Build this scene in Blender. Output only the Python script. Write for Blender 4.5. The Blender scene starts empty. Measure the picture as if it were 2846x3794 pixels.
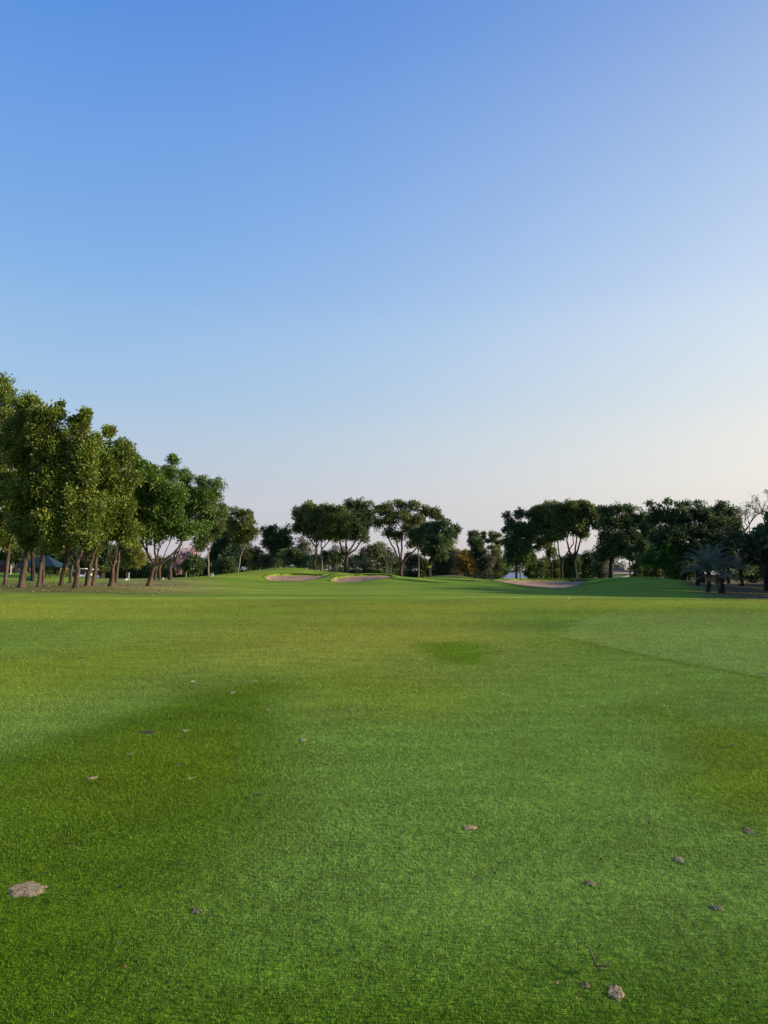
import bpy, math, random
import numpy as np
from mathutils import Vector

S = bpy.context.scene
COL = S.collection
rad = math.radians

# ------------------------------------------------------------------ camera, sky, sun, exposure
EYE = 1.6
F = 2740.0
PITCH = math.atan((2125 - 1897) / F)
cam_d = bpy.data.cameras.new('camera')
cam = bpy.data.objects.new('camera', cam_d)
COL.objects.link(cam)
cam.location = (0, 0, EYE)
cam.rotation_euler = (math.pi / 2 + PITCH, 0, 0)
cam_d.sensor_fit = 'VERTICAL'
cam_d.sensor_height = 36.0
cam_d.lens = 36.0 * F / 3794
cam_d.clip_start = 0.05
cam_d.clip_end = 6000
S.camera = cam

SUN_AZ, SUN_EL = rad(94), rad(15)      # to the right of the view, low
world = bpy.data.worlds.new('World')
S.world = world
world.use_nodes = True
wt = world.node_tree
wt.nodes.clear()
w_out = wt.nodes.new('ShaderNodeOutputWorld')
w_bg = wt.nodes.new('ShaderNodeBackground')
w_sky = wt.nodes.new('ShaderNodeTexSky')
w_sky.sky_type = 'NISHITA'
w_sky.sun_disc = False
w_sky.sun_elevation = SUN_EL
w_sky.sun_rotation = SUN_AZ
w_sky.air_density = 1.0
w_sky.dust_density = 2.0
w_sky.ozone_density = 2.0
w_bg.inputs['Strength'].default_value = 0.11
# hazy evening air over the clear sky: pale and warm low down and towards the sun, deep blue high up and away from it
def lin(c): return tuple((x / 255 / 12.92) if x / 255 < 0.04045 else ((x / 255 + 0.055) / 1.055) ** 2.4 for x in c)
EXPO = 1.1
w_geo = wt.nodes.new('ShaderNodeTexCoord')
w_sep = wt.nodes.new('ShaderNodeSeparateXYZ')
wt.links.new(w_geo.outputs['Generated'], w_sep.inputs[0])
def w_ramp(stops):
    r = wt.nodes.new('ShaderNodeValToRGB')
    r.color_ramp.interpolation = 'CARDINAL'
    e = r.color_ramp.elements
    while len(e) < len(stops): e.new(0.5)
    for x, (p, c) in zip(e, stops):
        x.position = p; x.color = (*[v / 2 ** EXPO for v in lin(c)], 1)
    wt.links.new(w_sep.outputs['Z'], r.inputs[0])
    return r.outputs[0]
sky_away = w_ramp([(0.0, (200, 193, 203)), (0.06, (197, 197, 208)), (0.12, (190, 199, 214)), (0.21, (170, 198, 226)), (0.35, (139, 182, 232)), (0.585, (94, 149, 226)), (0.8, (70, 125, 212)), (1.0, (62, 114, 202))])
sky_sun = w_ramp([(0.0, (226, 213, 210)), (0.06, (230, 222, 217)), (0.12, (239, 234, 225)), (0.21, (229, 233, 233)), (0.35, (204, 221, 242)), (0.585, (154, 182, 228)), (0.8, (112, 150, 218)), (1.0, (62, 114, 202))])
w_dot = wt.nodes.new('ShaderNodeVectorMath'); w_dot.operation = 'DOT_PRODUCT'
wt.links.new(w_geo.outputs['Generated'], w_dot.inputs[0])
w_dot.inputs[1].default_value = (0.995, 0.1, 0)
w_mr = wt.nodes.new('ShaderNodeMapRange')
w_mr.inputs[1].default_value = -0.34; w_mr.inputs[2].default_value = 0.54
wt.links.new(w_dot.outputs['Value'], w_mr.inputs[0])
w_pw = wt.nodes.new('ShaderNodeMath'); w_pw.operation = 'POWER'; w_pw.inputs[1].default_value = 1.8
wt.links.new(w_mr.outputs[0], w_pw.inputs[0])
w_mx = wt.nodes.new('ShaderNodeMix'); w_mx.data_type = 'RGBA'
wt.links.new(w_pw.outputs[0], w_mx.inputs[0]); wt.links.new(sky_away, w_mx.inputs[6]); wt.links.new(sky_sun, w_mx.inputs[7])
w_add = wt.nodes.new('ShaderNodeMix'); w_add.data_type = 'RGBA'
w_add.inputs[0].default_value = 0.92
w_scl = wt.nodes.new('ShaderNodeVectorMath'); w_scl.operation = 'SCALE'
w_scl.inputs['Scale'].default_value = 1.0 / w_bg.inputs['Strength'].default_value
wt.links.new(w_mx.outputs[2], w_scl.inputs[0])
wt.links.new(w_sky.outputs[0], w_add.inputs[6]); wt.links.new(w_scl.outputs[0], w_add.inputs[7])
wt.links.new(w_add.outputs[2], w_bg.inputs[0])
wt.links.new(w_bg.outputs[0], w_out.inputs[0])

sun_d = bpy.data.lights.new('sun', 'SUN')
sun_d.energy = 4.2
sun_d.angle = rad(3)
sun_d.color = (1.0, 0.82, 0.58)
sun = bpy.data.objects.new('sun', sun_d)
COL.objects.link(sun)
sdir = Vector((math.sin(SUN_AZ) * math.cos(SUN_EL), math.cos(SUN_AZ) * math.cos(SUN_EL), math.sin(SUN_EL)))
sun.rotation_euler = (-sdir).to_track_quat('-Z', 'Y').to_euler()

S.view_settings.view_transform = 'Standard'
S.view_settings.look = 'None'
S.view_settings.exposure = EXPO
S.view_settings.gamma = 1.0
S.cycles.max_bounces = 6
S.cycles.transparent_max_bounces = 4
S.cycles.use_denoising = True

# ------------------------------------------------------------------ helpers
CP, SP = math.cos(PITCH), math.sin(PITCH)

def ray(px, py):
    u = (px - 1423) / F
    v = (1897 - py) / F
    dy = CP - v * SP
    dz = SP + v * CP
    return u / dy, dz / dy

def at(px, py, D):
    """a point of the photograph at the distance D in metres"""
    a, b = ray(px, py)
    return np.array((a * D, D, EYE + b * D))

def tag(o, label=None, cat=None, group=None, kind=None):
    if label: o['label'] = label
    if cat: o['category'] = cat
    if group: o['group'] = group
    if kind: o['kind'] = kind
    return o

def empty(name, loc, label, cat, group=None, rz=0.0):
    o = bpy.data.objects.new(name, None)
    COL.objects.link(o)
    o.location = loc
    o.rotation_euler = (0, 0, rz)
    o.empty_display_size = 0.2
    return tag(o, label, cat, group)

def mesh_np(name, V, F_, mat, parent=None, loops=4, smooth=False, attr=None, loc=None):
    """V (n,3), F_ (m,loops) index arrays -> one mesh object; V in world space, moved to the parent's"""
    V = np.asarray(V, dtype=np.float32)
    F_ = np.asarray(F_, dtype=np.int32)
    if parent is not None:
        V = V - np.array(parent.location, dtype=np.float32)
    elif loc is not None:
        V = V - np.array(loc, dtype=np.float32)
    me = bpy.data.meshes.new(name)
    me.vertices.add(len(V))
    me.vertices.foreach_set('co', V.ravel())
    me.loops.add(F_.size)
    me.loops.foreach_set('vertex_index', F_.ravel())
    me.polygons.add(len(F_))
    me.polygons.foreach_set('loop_start', np.arange(0, F_.size, loops, dtype=np.int32))
    me.polygons.foreach_set('loop_total', np.full(len(F_), loops, dtype=np.int32))
    if smooth:
        me.polygons.foreach_set('use_smooth', np.ones(len(F_), dtype=bool))
    if attr is not None:
        ca = me.color_attributes.new('tint', 'FLOAT_COLOR', 'POINT')
        c4 = np.ones((len(V), 4), dtype=np.float32)
        c4[:, :3] = attr
        ca.data.foreach_set('color', c4.ravel())
    me.update(calc_edges=True)
    me.validate()
    if mat: me.materials.append(mat)
    o = bpy.data.objects.new(name, me)
    COL.objects.link(o)
    if parent is not None: o.parent = parent
    elif loc is not None: o.location = loc
    return o

class MB:
    """collects boxes, tubes and polygons; build() links them as one mesh object"""
    def __init__(s):
        s.v, s.f, s.sm = [], [], []
    def poly(s, pts, sm=False):
        b = len(s.v)
        s.v += [tuple(p) for p in pts]
        s.f.append(tuple(range(b, b + len(pts)))); s.sm.append(sm)
    def grid(s, rows, close=False, sm=True):
        b = len(s.v); n = len(rows[0])
        for r in rows: s.v += [tuple(p) for p in r]
        for i in range(len(rows) - 1):
            for j in range(n if close else n - 1):
                k = (j + 1) % n
                s.f.append((b + i * n + j, b + i * n + k, b + (i + 1) * n + k, b + (i + 1) * n + j)); s.sm.append(sm)
    def box(s, c, d, rz=0.0):
        cx, cy, cz = c; x, y, z = d[0] / 2, d[1] / 2, d[2] / 2
        ca, sa = math.cos(rz), math.sin(rz)
        b = len(s.v)
        for dz in (-z, z):
            for dx, dy in ((-x, -y), (x, -y), (x, y), (-x, y)):
                s.v.append((cx + dx * ca - dy * sa, cy + dx * sa + dy * ca, cz + dz))
        for q in ((3, 2, 1, 0), (4, 5, 6, 7), (0, 1, 5, 4), (1, 2, 6, 5), (2, 3, 7, 6), (3, 0, 4, 7)):
            s.f.append(tuple(b + i for i in q)); s.sm.append(False)
    def tube(s, P, R, n=8, rng=None, jit=0.0, cap=True):
        P = [np.asarray(p, dtype=float) for p in P]
        rows = []
        ref = np.array((0.3, 1.0, 0.1))
        for i, p in enumerate(P):
            t = P[min(i + 1, len(P) - 1)] - P[max(i - 1, 0)]
            t = t / (np.linalg.norm(t) + 1e-9)
            a = np.cross(t, ref)
            if np.linalg.norm(a) < 0.1: a = np.cross(t, (1, 0, 0))
            a /= np.linalg.norm(a); c = np.cross(t, a)
            row = []
            for k in range(n):
                r = R[i] * (1 + (rng.uniform(-jit, jit) if rng else 0))
                th = 2 * math.pi * k / n
                row.append(p + r * (math.cos(th) * a + math.sin(th) * c))
            rows.append(row)
        s.grid(rows, close=True)
        if cap:
            b = len(s.v)
            s.v += [tuple(q) for q in rows[-1]]; s.f.append(tuple(range(b, b + n))); s.sm.append(False)
            b = len(s.v)
            s.v += [tuple(q) for q in reversed(rows[0])]; s.f.append(tuple(range(b, b + n))); s.sm.append(False)
    def build(s, name, mat, parent=None, loc=None, local=False):
        me = bpy.data.meshes.new(name)
        off = np.zeros(3)
        if not local:
            if parent is not None: off = np.array(parent.location)
            elif loc is not None: off = np.array(loc)
        me.from_pydata([tuple(np.asarray(p) - off) for p in s.v], [], s.f)
        me.polygons.foreach_set('use_smooth', np.array(s.sm, dtype=bool))
        me.update()
        if mat: me.materials.append(mat)
        o = bpy.data.objects.new(name, me)
        COL.objects.link(o)
        if parent is not None: o.parent = parent
        elif loc is not None: o.location = loc
        return o

# ------------------------------------------------------------------ materials
def mat_new(name):
    m = bpy.data.materials.new(name)
    m.use_nodes = True
    nt = m.node_tree
    b = nt.nodes['Principled BSDF']
    return m, nt, b, nt.nodes['Material Output']

def nd(nt, t, **kw):
    n = nt.nodes.new(t)
    for k, v in kw.items():
        if isinstance(v, (int, float, tuple)) and k in n.inputs: n.inputs[k].default_value = v
        else: setattr(n, k, v)
    return n

def mapped_noise(nt, scale, stretch=(1, 1, 1), detail=4.0, rough=0.6):
    g = nd(nt, 'ShaderNodeNewGeometry')
    mp = nd(nt, 'ShaderNodeMapping'); mp.inputs['Scale'].default_value = stretch
    nt.links.new(g.outputs['Position'], mp.inputs['Vector'])
    n = nd(nt, 'ShaderNodeTexNoise')
    n.inputs['Scale'].default_value = scale; n.inputs['Detail'].default_value = detail
    n.inputs['Roughness'].default_value = rough
    nt.links.new(mp.outputs[0], n.inputs['Vector'])
    return n.outputs['Fac']

def ramp(nt, fac, stops):
    r = nd(nt, 'ShaderNodeValToRGB')
    e = r.color_ramp.elements
    e[0].position, e[0].color = stops[0][0], (*stops[0][1], 1)
    e[1].position, e[1].color = stops[-1][0], (*stops[-1][1], 1)
    for p, c in stops[1:-1]:
        x = e.new(p); x.color = (*c, 1)
    nt.links.new(fac, r.inputs[0])
    return r.outputs[0]

def rng_map(nt, fac, a, b, lo=0.3, hi=0.7):
    m = nd(nt, 'ShaderNodeMapRange')
    m.inputs[1].default_value = lo; m.inputs[2].default_value = hi
    m.inputs[3].default_value = a; m.inputs[4].default_value = b
    nt.links.new(fac, m.inputs[0])
    return m.outputs[0]

def scale_col(nt, col, *facs):
    for f in facs:
        v = nd(nt, 'ShaderNodeVectorMath', operation='SCALE')
        nt.links.new(col, v.inputs[0]); nt.links.new(f, v.inputs['Scale'])
        col = v.outputs[0]
    return col

_leaf = {}
def leaf_mat(name, stops, trans=0.28, rough=0.5, spec=0.3):
    if name in _leaf: return _leaf[name]
    m, nt, b, out = mat_new(name)
    g = nd(nt, 'ShaderNodeNewGeometry')
    c = ramp(nt, g.outputs['Random Per Island'], stops)
    n = mapped_noise(nt, 0.55, detail=2)
    c = scale_col(nt, c, rng_map(nt, n, 0.7, 1.3))
    nt.links.new(c, b.inputs['Base Color'])
    b.inputs['Roughness'].default_value = rough
    b.inputs['Specular IOR Level'].default_value = spec
    t = nd(nt, 'ShaderNodeBsdfTranslucent')
    tc = scale_col(nt, c, nd_val(nt, 1.25))
    nt.links.new(tc, t.inputs[0])
    mx = nd(nt, 'ShaderNodeMixShader'); mx.inputs[0].default_value = trans
    nt.links.new(b.outputs[0], mx.inputs[1]); nt.links.new(t.outputs[0], mx.inputs[2])
    nt.links.new(mx.outputs[0], out.inputs[0])
    _leaf[name] = m
    return m

def nd_val(nt, v):
    n = nd(nt, 'ShaderNodeValue'); n.outputs[0].default_value = v
    return n.outputs[0]

def surf_mat(name, c1, c2, scale=3.0, rough=0.8, spec=0.3, stretch=(1, 1, 1), bump=0.0, bdist=0.02, metal=0.0):
    m, nt, b, out = mat_new(name)
    n = mapped_noise(nt, scale, stretch)
    nt.links.new(ramp(nt, n, [(0.32, c1), (0.68, c2)]), b.inputs['Base Color'])
    b.inputs['Roughness'].default_value = rough
    b.inputs['Specular IOR Level'].default_value = spec
    b.inputs['Metallic'].default_value = metal
    if bump:
        n2 = mapped_noise(nt, scale * 2.5, stretch)
        bp = nd(nt, 'ShaderNodeBump'); bp.inputs['Strength'].default_value = bump
        bp.inputs['Distance'].default_value = bdist
        nt.links.new(n2, bp.inputs['Height']); nt.links.new(bp.outputs[0], b.inputs['Normal'])
    return m

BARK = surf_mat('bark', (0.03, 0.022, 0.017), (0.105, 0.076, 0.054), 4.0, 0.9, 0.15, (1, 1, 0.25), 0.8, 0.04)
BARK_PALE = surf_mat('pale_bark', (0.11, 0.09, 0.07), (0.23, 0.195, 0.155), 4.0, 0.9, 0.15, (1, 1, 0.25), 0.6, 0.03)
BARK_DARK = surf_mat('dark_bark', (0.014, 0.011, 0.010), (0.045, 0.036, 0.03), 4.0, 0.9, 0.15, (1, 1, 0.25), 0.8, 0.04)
SAND = surf_mat('sand', (0.21, 0.138, 0.094), (0.36, 0.24, 0.165), 0.9, 0.95, 0.1, (1, 1, 1), 0.5, 0.03)
DIVOT_SAND = surf_mat('divot_sand', (0.13, 0.1, 0.05), (0.5, 0.39, 0.25), 60.0, 0.95, 0.1, (1, 1, 1), 0.9, 0.01)
DIVOT_WORN = surf_mat('divot_worn', (0.07, 0.065, 0.03), (0.3, 0.25, 0.15), 60.0, 0.95, 0.1, (1, 1, 1), 0.9, 0.01)
SOIL = surf_mat('soil', (0.03, 0.025, 0.018), (0.1, 0.08, 0.055), 30.0, 0.95, 0.1, (1, 1, 1), 0.9, 0.01)
DRY_LEAF = surf_mat('dry_leaf', (0.035, 0.025, 0.02), (0.1, 0.07, 0.045), 30.0, 0.7, 0.2)
PALE_LEAF = surf_mat('pale_dry_leaf', (0.4, 0.34, 0.25), (0.62, 0.55, 0.44), 30.0, 0.7, 0.2)
WHITE = surf_mat('white_paint', (0.7, 0.7, 0.69), (0.8, 0.8, 0.79), 2.0, 0.35, 0.5)
CREAM = surf_mat('cream_paint', (0.58, 0.54, 0.42), (0.68, 0.64, 0.52), 1.5, 0.7, 0.3)
BLACK = surf_mat('black_rubber', (0.015, 0.015, 0.016), (0.03, 0.03, 0.03), 5.0, 0.7, 0.3)
GREY = surf_mat('grey_panel', (0.34, 0.36, 0.38), (0.46, 0.48, 0.5), 5.0, 0.5, 0.4)
GLASS = surf_mat('dark_glass', (0.02, 0.025, 0.03), (0.05, 0.06, 0.065), 1.0, 0.1, 0.5)
GREENROOF = surf_mat('green_roof_sheet', (0.003, 0.016, 0.02), (0.006, 0.024, 0.03), 1.5, 0.6, 0.4, (1, 1, 1), 0.2, 0.02)
TEAL = surf_mat('teal_cover', (0.01, 0.13, 0.1), (0.02, 0.2, 0.16), 2.0, 0.7, 0.3)
BROWNROOF = surf_mat('brown_roof_tile', (0.06, 0.042, 0.04), (0.11, 0.08, 0.075), 3.0, 0.8, 0.2, (1, 1, 4), 0.4, 0.03)
GREYROOF = surf_mat('blue_grey_roof', (0.16, 0.2, 0.27), (0.26, 0.31, 0.4), 0.5, 0.6, 0.3, (1, 1, 3), 0.3, 0.03)
ORANGEROOF = surf_mat('orange_roof_tile', (0.3, 0.14, 0.08), (0.42, 0.22, 0.13), 3.0, 0.8, 0.2)
WALLB = surf_mat('brown_plaster', (0.13, 0.11, 0.09), (0.2, 0.17, 0.14), 0.8, 0.9, 0.2)
WALLW = surf_mat('pale_plaster', (0.55, 0.56, 0.54), (0.68, 0.68, 0.65), 0.8, 0.9, 0.2)
YELLOW = surf_mat('yellow_cloth', (0.8, 0.62, 0.05), (0.88, 0.72, 0.1), 4.0, 0.7, 0.2)
POLE_Y = surf_mat('yellow_pole', (0.45, 0.33, 0.05), (0.55, 0.42, 0.08), 4.0, 0.5, 0.4)
SILVER = surf_mat('silver_paint', (0.45, 0.48, 0.52), (0.55, 0.58, 0.62), 1.0, 0.3, 0.5)

# ------------------------------------------------------------------ terrain
# bunkers: columns of the photograph: (px, front edge, top of the sand, turf lip)
BUNKERS = [
    dict(px=[984, 1000, 1030, 1080, 1130, 1170, 1200, 1236],
         fr=[2142, 2151, 2152.5, 2153, 2152, 2147, 2138, 2123.5],
         sa=[2138, 2132, 2131, 2131, 2132, 2133.5, 2132, 2122],
         li=[2136, 2126, 2124, 2123, 2124, 2127, 2127, 2120],
         df=[115, 114, 114, 114, 114.5, 115.5, 117, 120], db=[116, 118, 119, 119.5, 119.5, 119.5, 119.5, 120.5],
         label='sand bunker cut into the grassy mound left of the other two bunkers'),
    dict(px=[1226, 1250, 1300, 1350, 1400, 1440, 1454],
         fr=[2152, 2158, 2158, 2153, 2147, 2142, 2136],
         sa=[2149, 2141, 2134, 2132, 2131, 2133, 2135],
         li=[2147, 2136, 2129, 2126.5, 2126, 2128, 2133],
         df=[105.5, 105, 105, 105.5, 106.5, 108.5, 110.5], db=[106.5, 109, 110.5, 111, 111.2, 111.2, 111],
         label='middle sand bunker with a dark turf lip, left of the yellow flag'),
    dict(px=[1832, 1860, 1900, 1950, 2000, 2050, 2100, 2140, 2179],
         fr=[2152, 2156, 2164, 2172, 2177, 2181, 2180, 2171, 2153],
         sa=[2150, 2148, 2148, 2149, 2150, 2150.5, 2151, 2152, 2151],
         li=[2148, 2145, 2144, 2144.5, 2145, 2145, 2144.5, 2144.5, 2147],
         df=[96, 94.5, 93.5, 93, 93, 93, 93, 94, 98], db=[97.5, 99, 100, 101, 101.5, 101.5, 101.5, 101, 99.5],
         label='widest sand bunker right of the flag, in front of the blue roof'),
]
ctrl = []
def C(px, py, D): ctrl.append(at(px, py, D))
def H(x, y, h): ctrl.append(np.array((x, y, h)))
for y in (-20, -4, 4, 10, 17):
    for x in (-40, -14, 0, 14, 40): H(x, y, 0.0)
for x in (-30, -15, 0, 10, 22): H(x, 27, 0.02)
for px in (0, 500, 1000, 1423): C(px, 2219, 42)
for px in (1800, 2100, 2400, 2700, 2846, 3200): C(px, 2222, 41)
for px, py, D in ((0, 2184, 54), (80, 2176, 57), (282, 2175, 57), (413, 2171, 60), (552, 2171, 62), (22, 2167, 66), (229, 2168, 64),
    (160, 2163, 75), (575, 2150, 95), (640, 2148, 95), (430, 2160, 76), (308, 2158, 130), (450, 2156, 125), (167, 2139, 100),
    (0, 2122, 116), (150, 2124, 116), (230, 2137, 110), (60, 2150, 88), (-200, 2170, 66), (-300, 2140, 100),
    (700, 2190, 60), (900, 2190, 62), (1100, 2190, 65), (1423, 2190, 68), (1650, 2194, 68),
    (740, 2165, 88), (900, 2160, 100), (1100, 2162, 98), (1300, 2168, 92), (1500, 2163, 98), (1700, 2163, 102),
    (560, 2152, 102), (640, 2147, 108), (700, 2141, 112), (760, 2137, 115), (830, 2131, 119), (880, 2122, 123), (950, 2112, 126),
    (1000, 2107, 126), (1050, 2103, 127), (1100, 2104, 127), (1150, 2110, 126.5), (1200, 2116, 126), (1250, 2121.5, 124), (1300, 2124.5, 121), (1400, 2126, 116),
    (1470, 2134, 116), (1500, 2137, 122), (1570, 2138, 134), (1600, 2141, 130), (1680, 2143, 130), (1620, 2133, 146), (1660, 2131, 147), (1700, 2133, 146),
    (1740, 2139, 144), (1790, 2148, 130), (1600, 2152, 114), (1750, 2158, 108), (1820, 2162, 92), (1820, 2180, 78), (2000, 2192, 78), (2080, 2196, 76),
    (2220, 2143.5, 100), (2300, 2139, 97), (2380, 2137, 94), (2450, 2145, 91), (2520, 2157, 90), (2580, 2170, 88), (2200, 2175, 86),
    (2300, 2190, 76), (2450, 2200, 70), (2550, 2208, 66), (2620, 2195, 76), (2670, 2198, 75), (2745, 2172, 98), (2846, 2166, 102), (2846, 2205, 70),
    (3100, 2180, 90), (2850, 2160, 130), (2600, 2165, 125)):
    C(px, py, D)
for B in BUNKERS:
    for i in range(len(B['px'])):
        C(B['px'][i], B['fr'][i], B['df'][i]); C(B['px'][i], B['li'][i], B['db'][i] + 0.1)
for x, y, h in ((-16, 142, 0.9), (-8, 140, 0.3), (0, 140, 0.2), (12, 162, 0.0), (25, 150, -0.8), (25, 122, -0.2), (31, 112, 0.0), (40, 118, -0.3), (-60, 140, 0.0), (-35, 142, 0.0),
    (-60, 170, -1), (-30, 175, -1), (0, 175, -1.2), (30, 175, -1.6), (60, 170, -1), (80, 140, -0.6), (-90, 120, 0.4), (-90, 60, 0.5), (90, 60, -0.2), (90, 100, 0),
    (10, 60, -0.1), (18, 62, -0.3), (25, 56, -0.4), (30, 60, -0.5), (-40, 220, -2), (0, 220, -2), (40, 220, -2), (90, 200, -2), (-90, 200, -2)):
    H(x, y, h)
CT = np.array(ctrl)
def _k(r2): return 0.5 * r2 * np.log(r2 + 1e-9)
_n = len(CT)
_d2 = ((CT[:, None, :2] - CT[None, :, :2]) ** 2).sum(-1)
_A = np.zeros((_n + 3, _n + 3))
_A[:_n, :_n] = _k(_d2) + np.eye(_n) * 0.8
_A[:_n, _n] = 1; _A[:_n, _n + 1:] = CT[:, :2]; _A[_n:, :_n] = _A[:_n, _n:].T
_sol = np.linalg.solve(_A, np.concatenate([CT[:, 2], np.zeros(3)]))

def sstep(a, b, x):
    t = np.clip((x - a) / (b - a), 0, 1)
    return t * t * (3 - 2 * t)

def hgt(x, y):
    x = np.atleast_1d(np.asarray(x, dtype=float)); y = np.atleast_1d(np.asarray(y, dtype=float))
    out = np.empty_like(x)
    for i in range(0, len(x), 20000):
        a, b = x[i:i + 20000], y[i:i + 20000]
        r2 = (a[:, None] - CT[None, :, 0]) ** 2 + (b[:, None] - CT[None, :, 1]) ** 2
        out[i:i + 20000] = _k(r2) @ _sol[:_n] + _sol[_n] + _sol[_n + 1] * a + _sol[_n + 2] * b
    w = sstep(85, 130, np.abs(x)) + sstep(185, 240, y) + sstep(-6, -18, y)
    w = np.clip(w, 0, 1)
    far = np.where(y < 30, 0.0, -2.0 * sstep(60, 200, y))
    near = 1 - sstep(14, 30, np.hypot(x, y))
    out = out * (1 - near) + 0.0 * near
    return out * (1 - w) + far * w
def h1(x, y): return float(hgt([x], [y])[0])
def drop(px, D):
    """the ground point under the column px at the distance D"""
    a, _ = ray(px, 2125)
    return np.array((a * D, D, h1(a * D, D)))
def surf(x, y):
    x, y = np.atleast_1d(x), np.atleast_1d(y)
    return hgt(x, y) + 0.006 * rough_w(x, y) + 0.012 * wob(x, y, 2.5) * (1 - sstep(60, 120, y)) + 0.04 * wob(x, y, 7.0) * sstep(15, 40, y) * (1 - sstep(80, 90, y))
def hit(px, py):
    a, b = ray(px, py)
    D = -EYE / b
    for _ in range(6): D = (h1(a * D, D) - EYE) / b
    return np.array((a * D, D, float(surf(a * D, D)[0])))

def poly_sd(x, y, P):
    """signed distance (negative inside) of points to a polygon"""
    P = np.asarray(P, dtype=float)
    d = np.full(x.shape, 1e9); ins = np.zeros(x.shape, dtype=bool)
    for i in range(len(P)):
        ax, ay = P[i]; bx, by = P[(i + 1) % len(P)]
        ex, ey = bx - ax, by - ay
        t = np.clip(((x - ax) * ex + (y - ay) * ey) / (ex * ex + ey * ey + 1e-12), 0, 1)
        d = np.minimum(d, np.hypot(x - ax - t * ex, y - ay - t * ey))
        c = ((ay > y) != (by > y)) & (x < ex * (y - ay) / (ey + 1e-12 * (ey == 0)) + ax)
        ins ^= c
    return np.where(ins, -d, d)

_nr = np.random.default_rng(5)
_waves = [(_nr.uniform(0, 6.28), _nr.uniform(0.6, 1.6), _nr.uniform(0, 6.28)) for _ in range(7)]
def wob(x, y, s):
    """smooth wandering values about -1..1"""
    v = 0
    for a, k, p in _waves: v = v + np.sin((x * math.cos(a) + y * math.sin(a)) * k / s + p + 1.3 * np.sin((x * math.sin(a) - y * math.cos(a)) * 0.7 * k / s + 2 * p))
    return v / 3.6

# the kinds of turf as grass colours; PALE and part of YEL also paint light
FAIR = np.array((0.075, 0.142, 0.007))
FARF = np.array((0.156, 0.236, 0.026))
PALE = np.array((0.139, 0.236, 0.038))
YEL = np.array((0.33, 0.30, 0.045))
DEEP = np.array((0.076, 0.142, 0.003))
OLIVE = np.array((0.125, 0.195, 0.006))
ROUGH = np.array((0.24, 0.34, 0.10))
BROWN = np.array((0.15, 0.11, 0.06))
TAN = np.array((0.19, 0.165, 0.08))
P_LEFT = [(-1.75, 11.2), (-2.7, 9.9), (-3.1, 7.5), (-3.4, 5.8), (-4.2, 4), (-4, 2.0), (-1.3, 2.1), (-1.15, 2.75), (-0.98, 3.2), (-0.85, 3.75), (-0.8, 4.7), (-0.86, 5.7), (-1.15, 7.2), (-1.35, 9), (-1.4, 10.4)]
P_RIGHT = [(3.05, 8.9), (2.95, 7.6), (2.6, 6.5), (2.2, 5.6), (2.2, 5.1), (2.5, 4.65), (3.3, 4.3), (4.8, 4.6), (5.2, 7.2), (4.2, 7.4), (3.6, 8.1)]
P_HEART = [(0.7, 17.6), (1.3, 17.2), (1.9, 17.8), (2.3, 16.4), (1.9, 14.4), (1.5, 13.2), (1.15, 13.6), (0.75, 15.4)]
RX = np.array([8, 10, 11.2, 13.9, 16, 18.5, 22, 26, 32, 40])
RV = np.array([7.2, 6.2, 5.83, 5.2, 4.77, 4.45, 5.2, 6.9, 10, 16])
def mixc(c, w, t): return c * (1 - w[:, None]) + t * w[:, None]
def rough_w(x, y):
    return sstep(-0.2, 0.35, x - np.interp(y, RX, RV) + 0.12 * wob(x, y, 0.5)) * sstep(8, 9.5, y) * (1 - sstep(24, 34, y))
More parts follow.
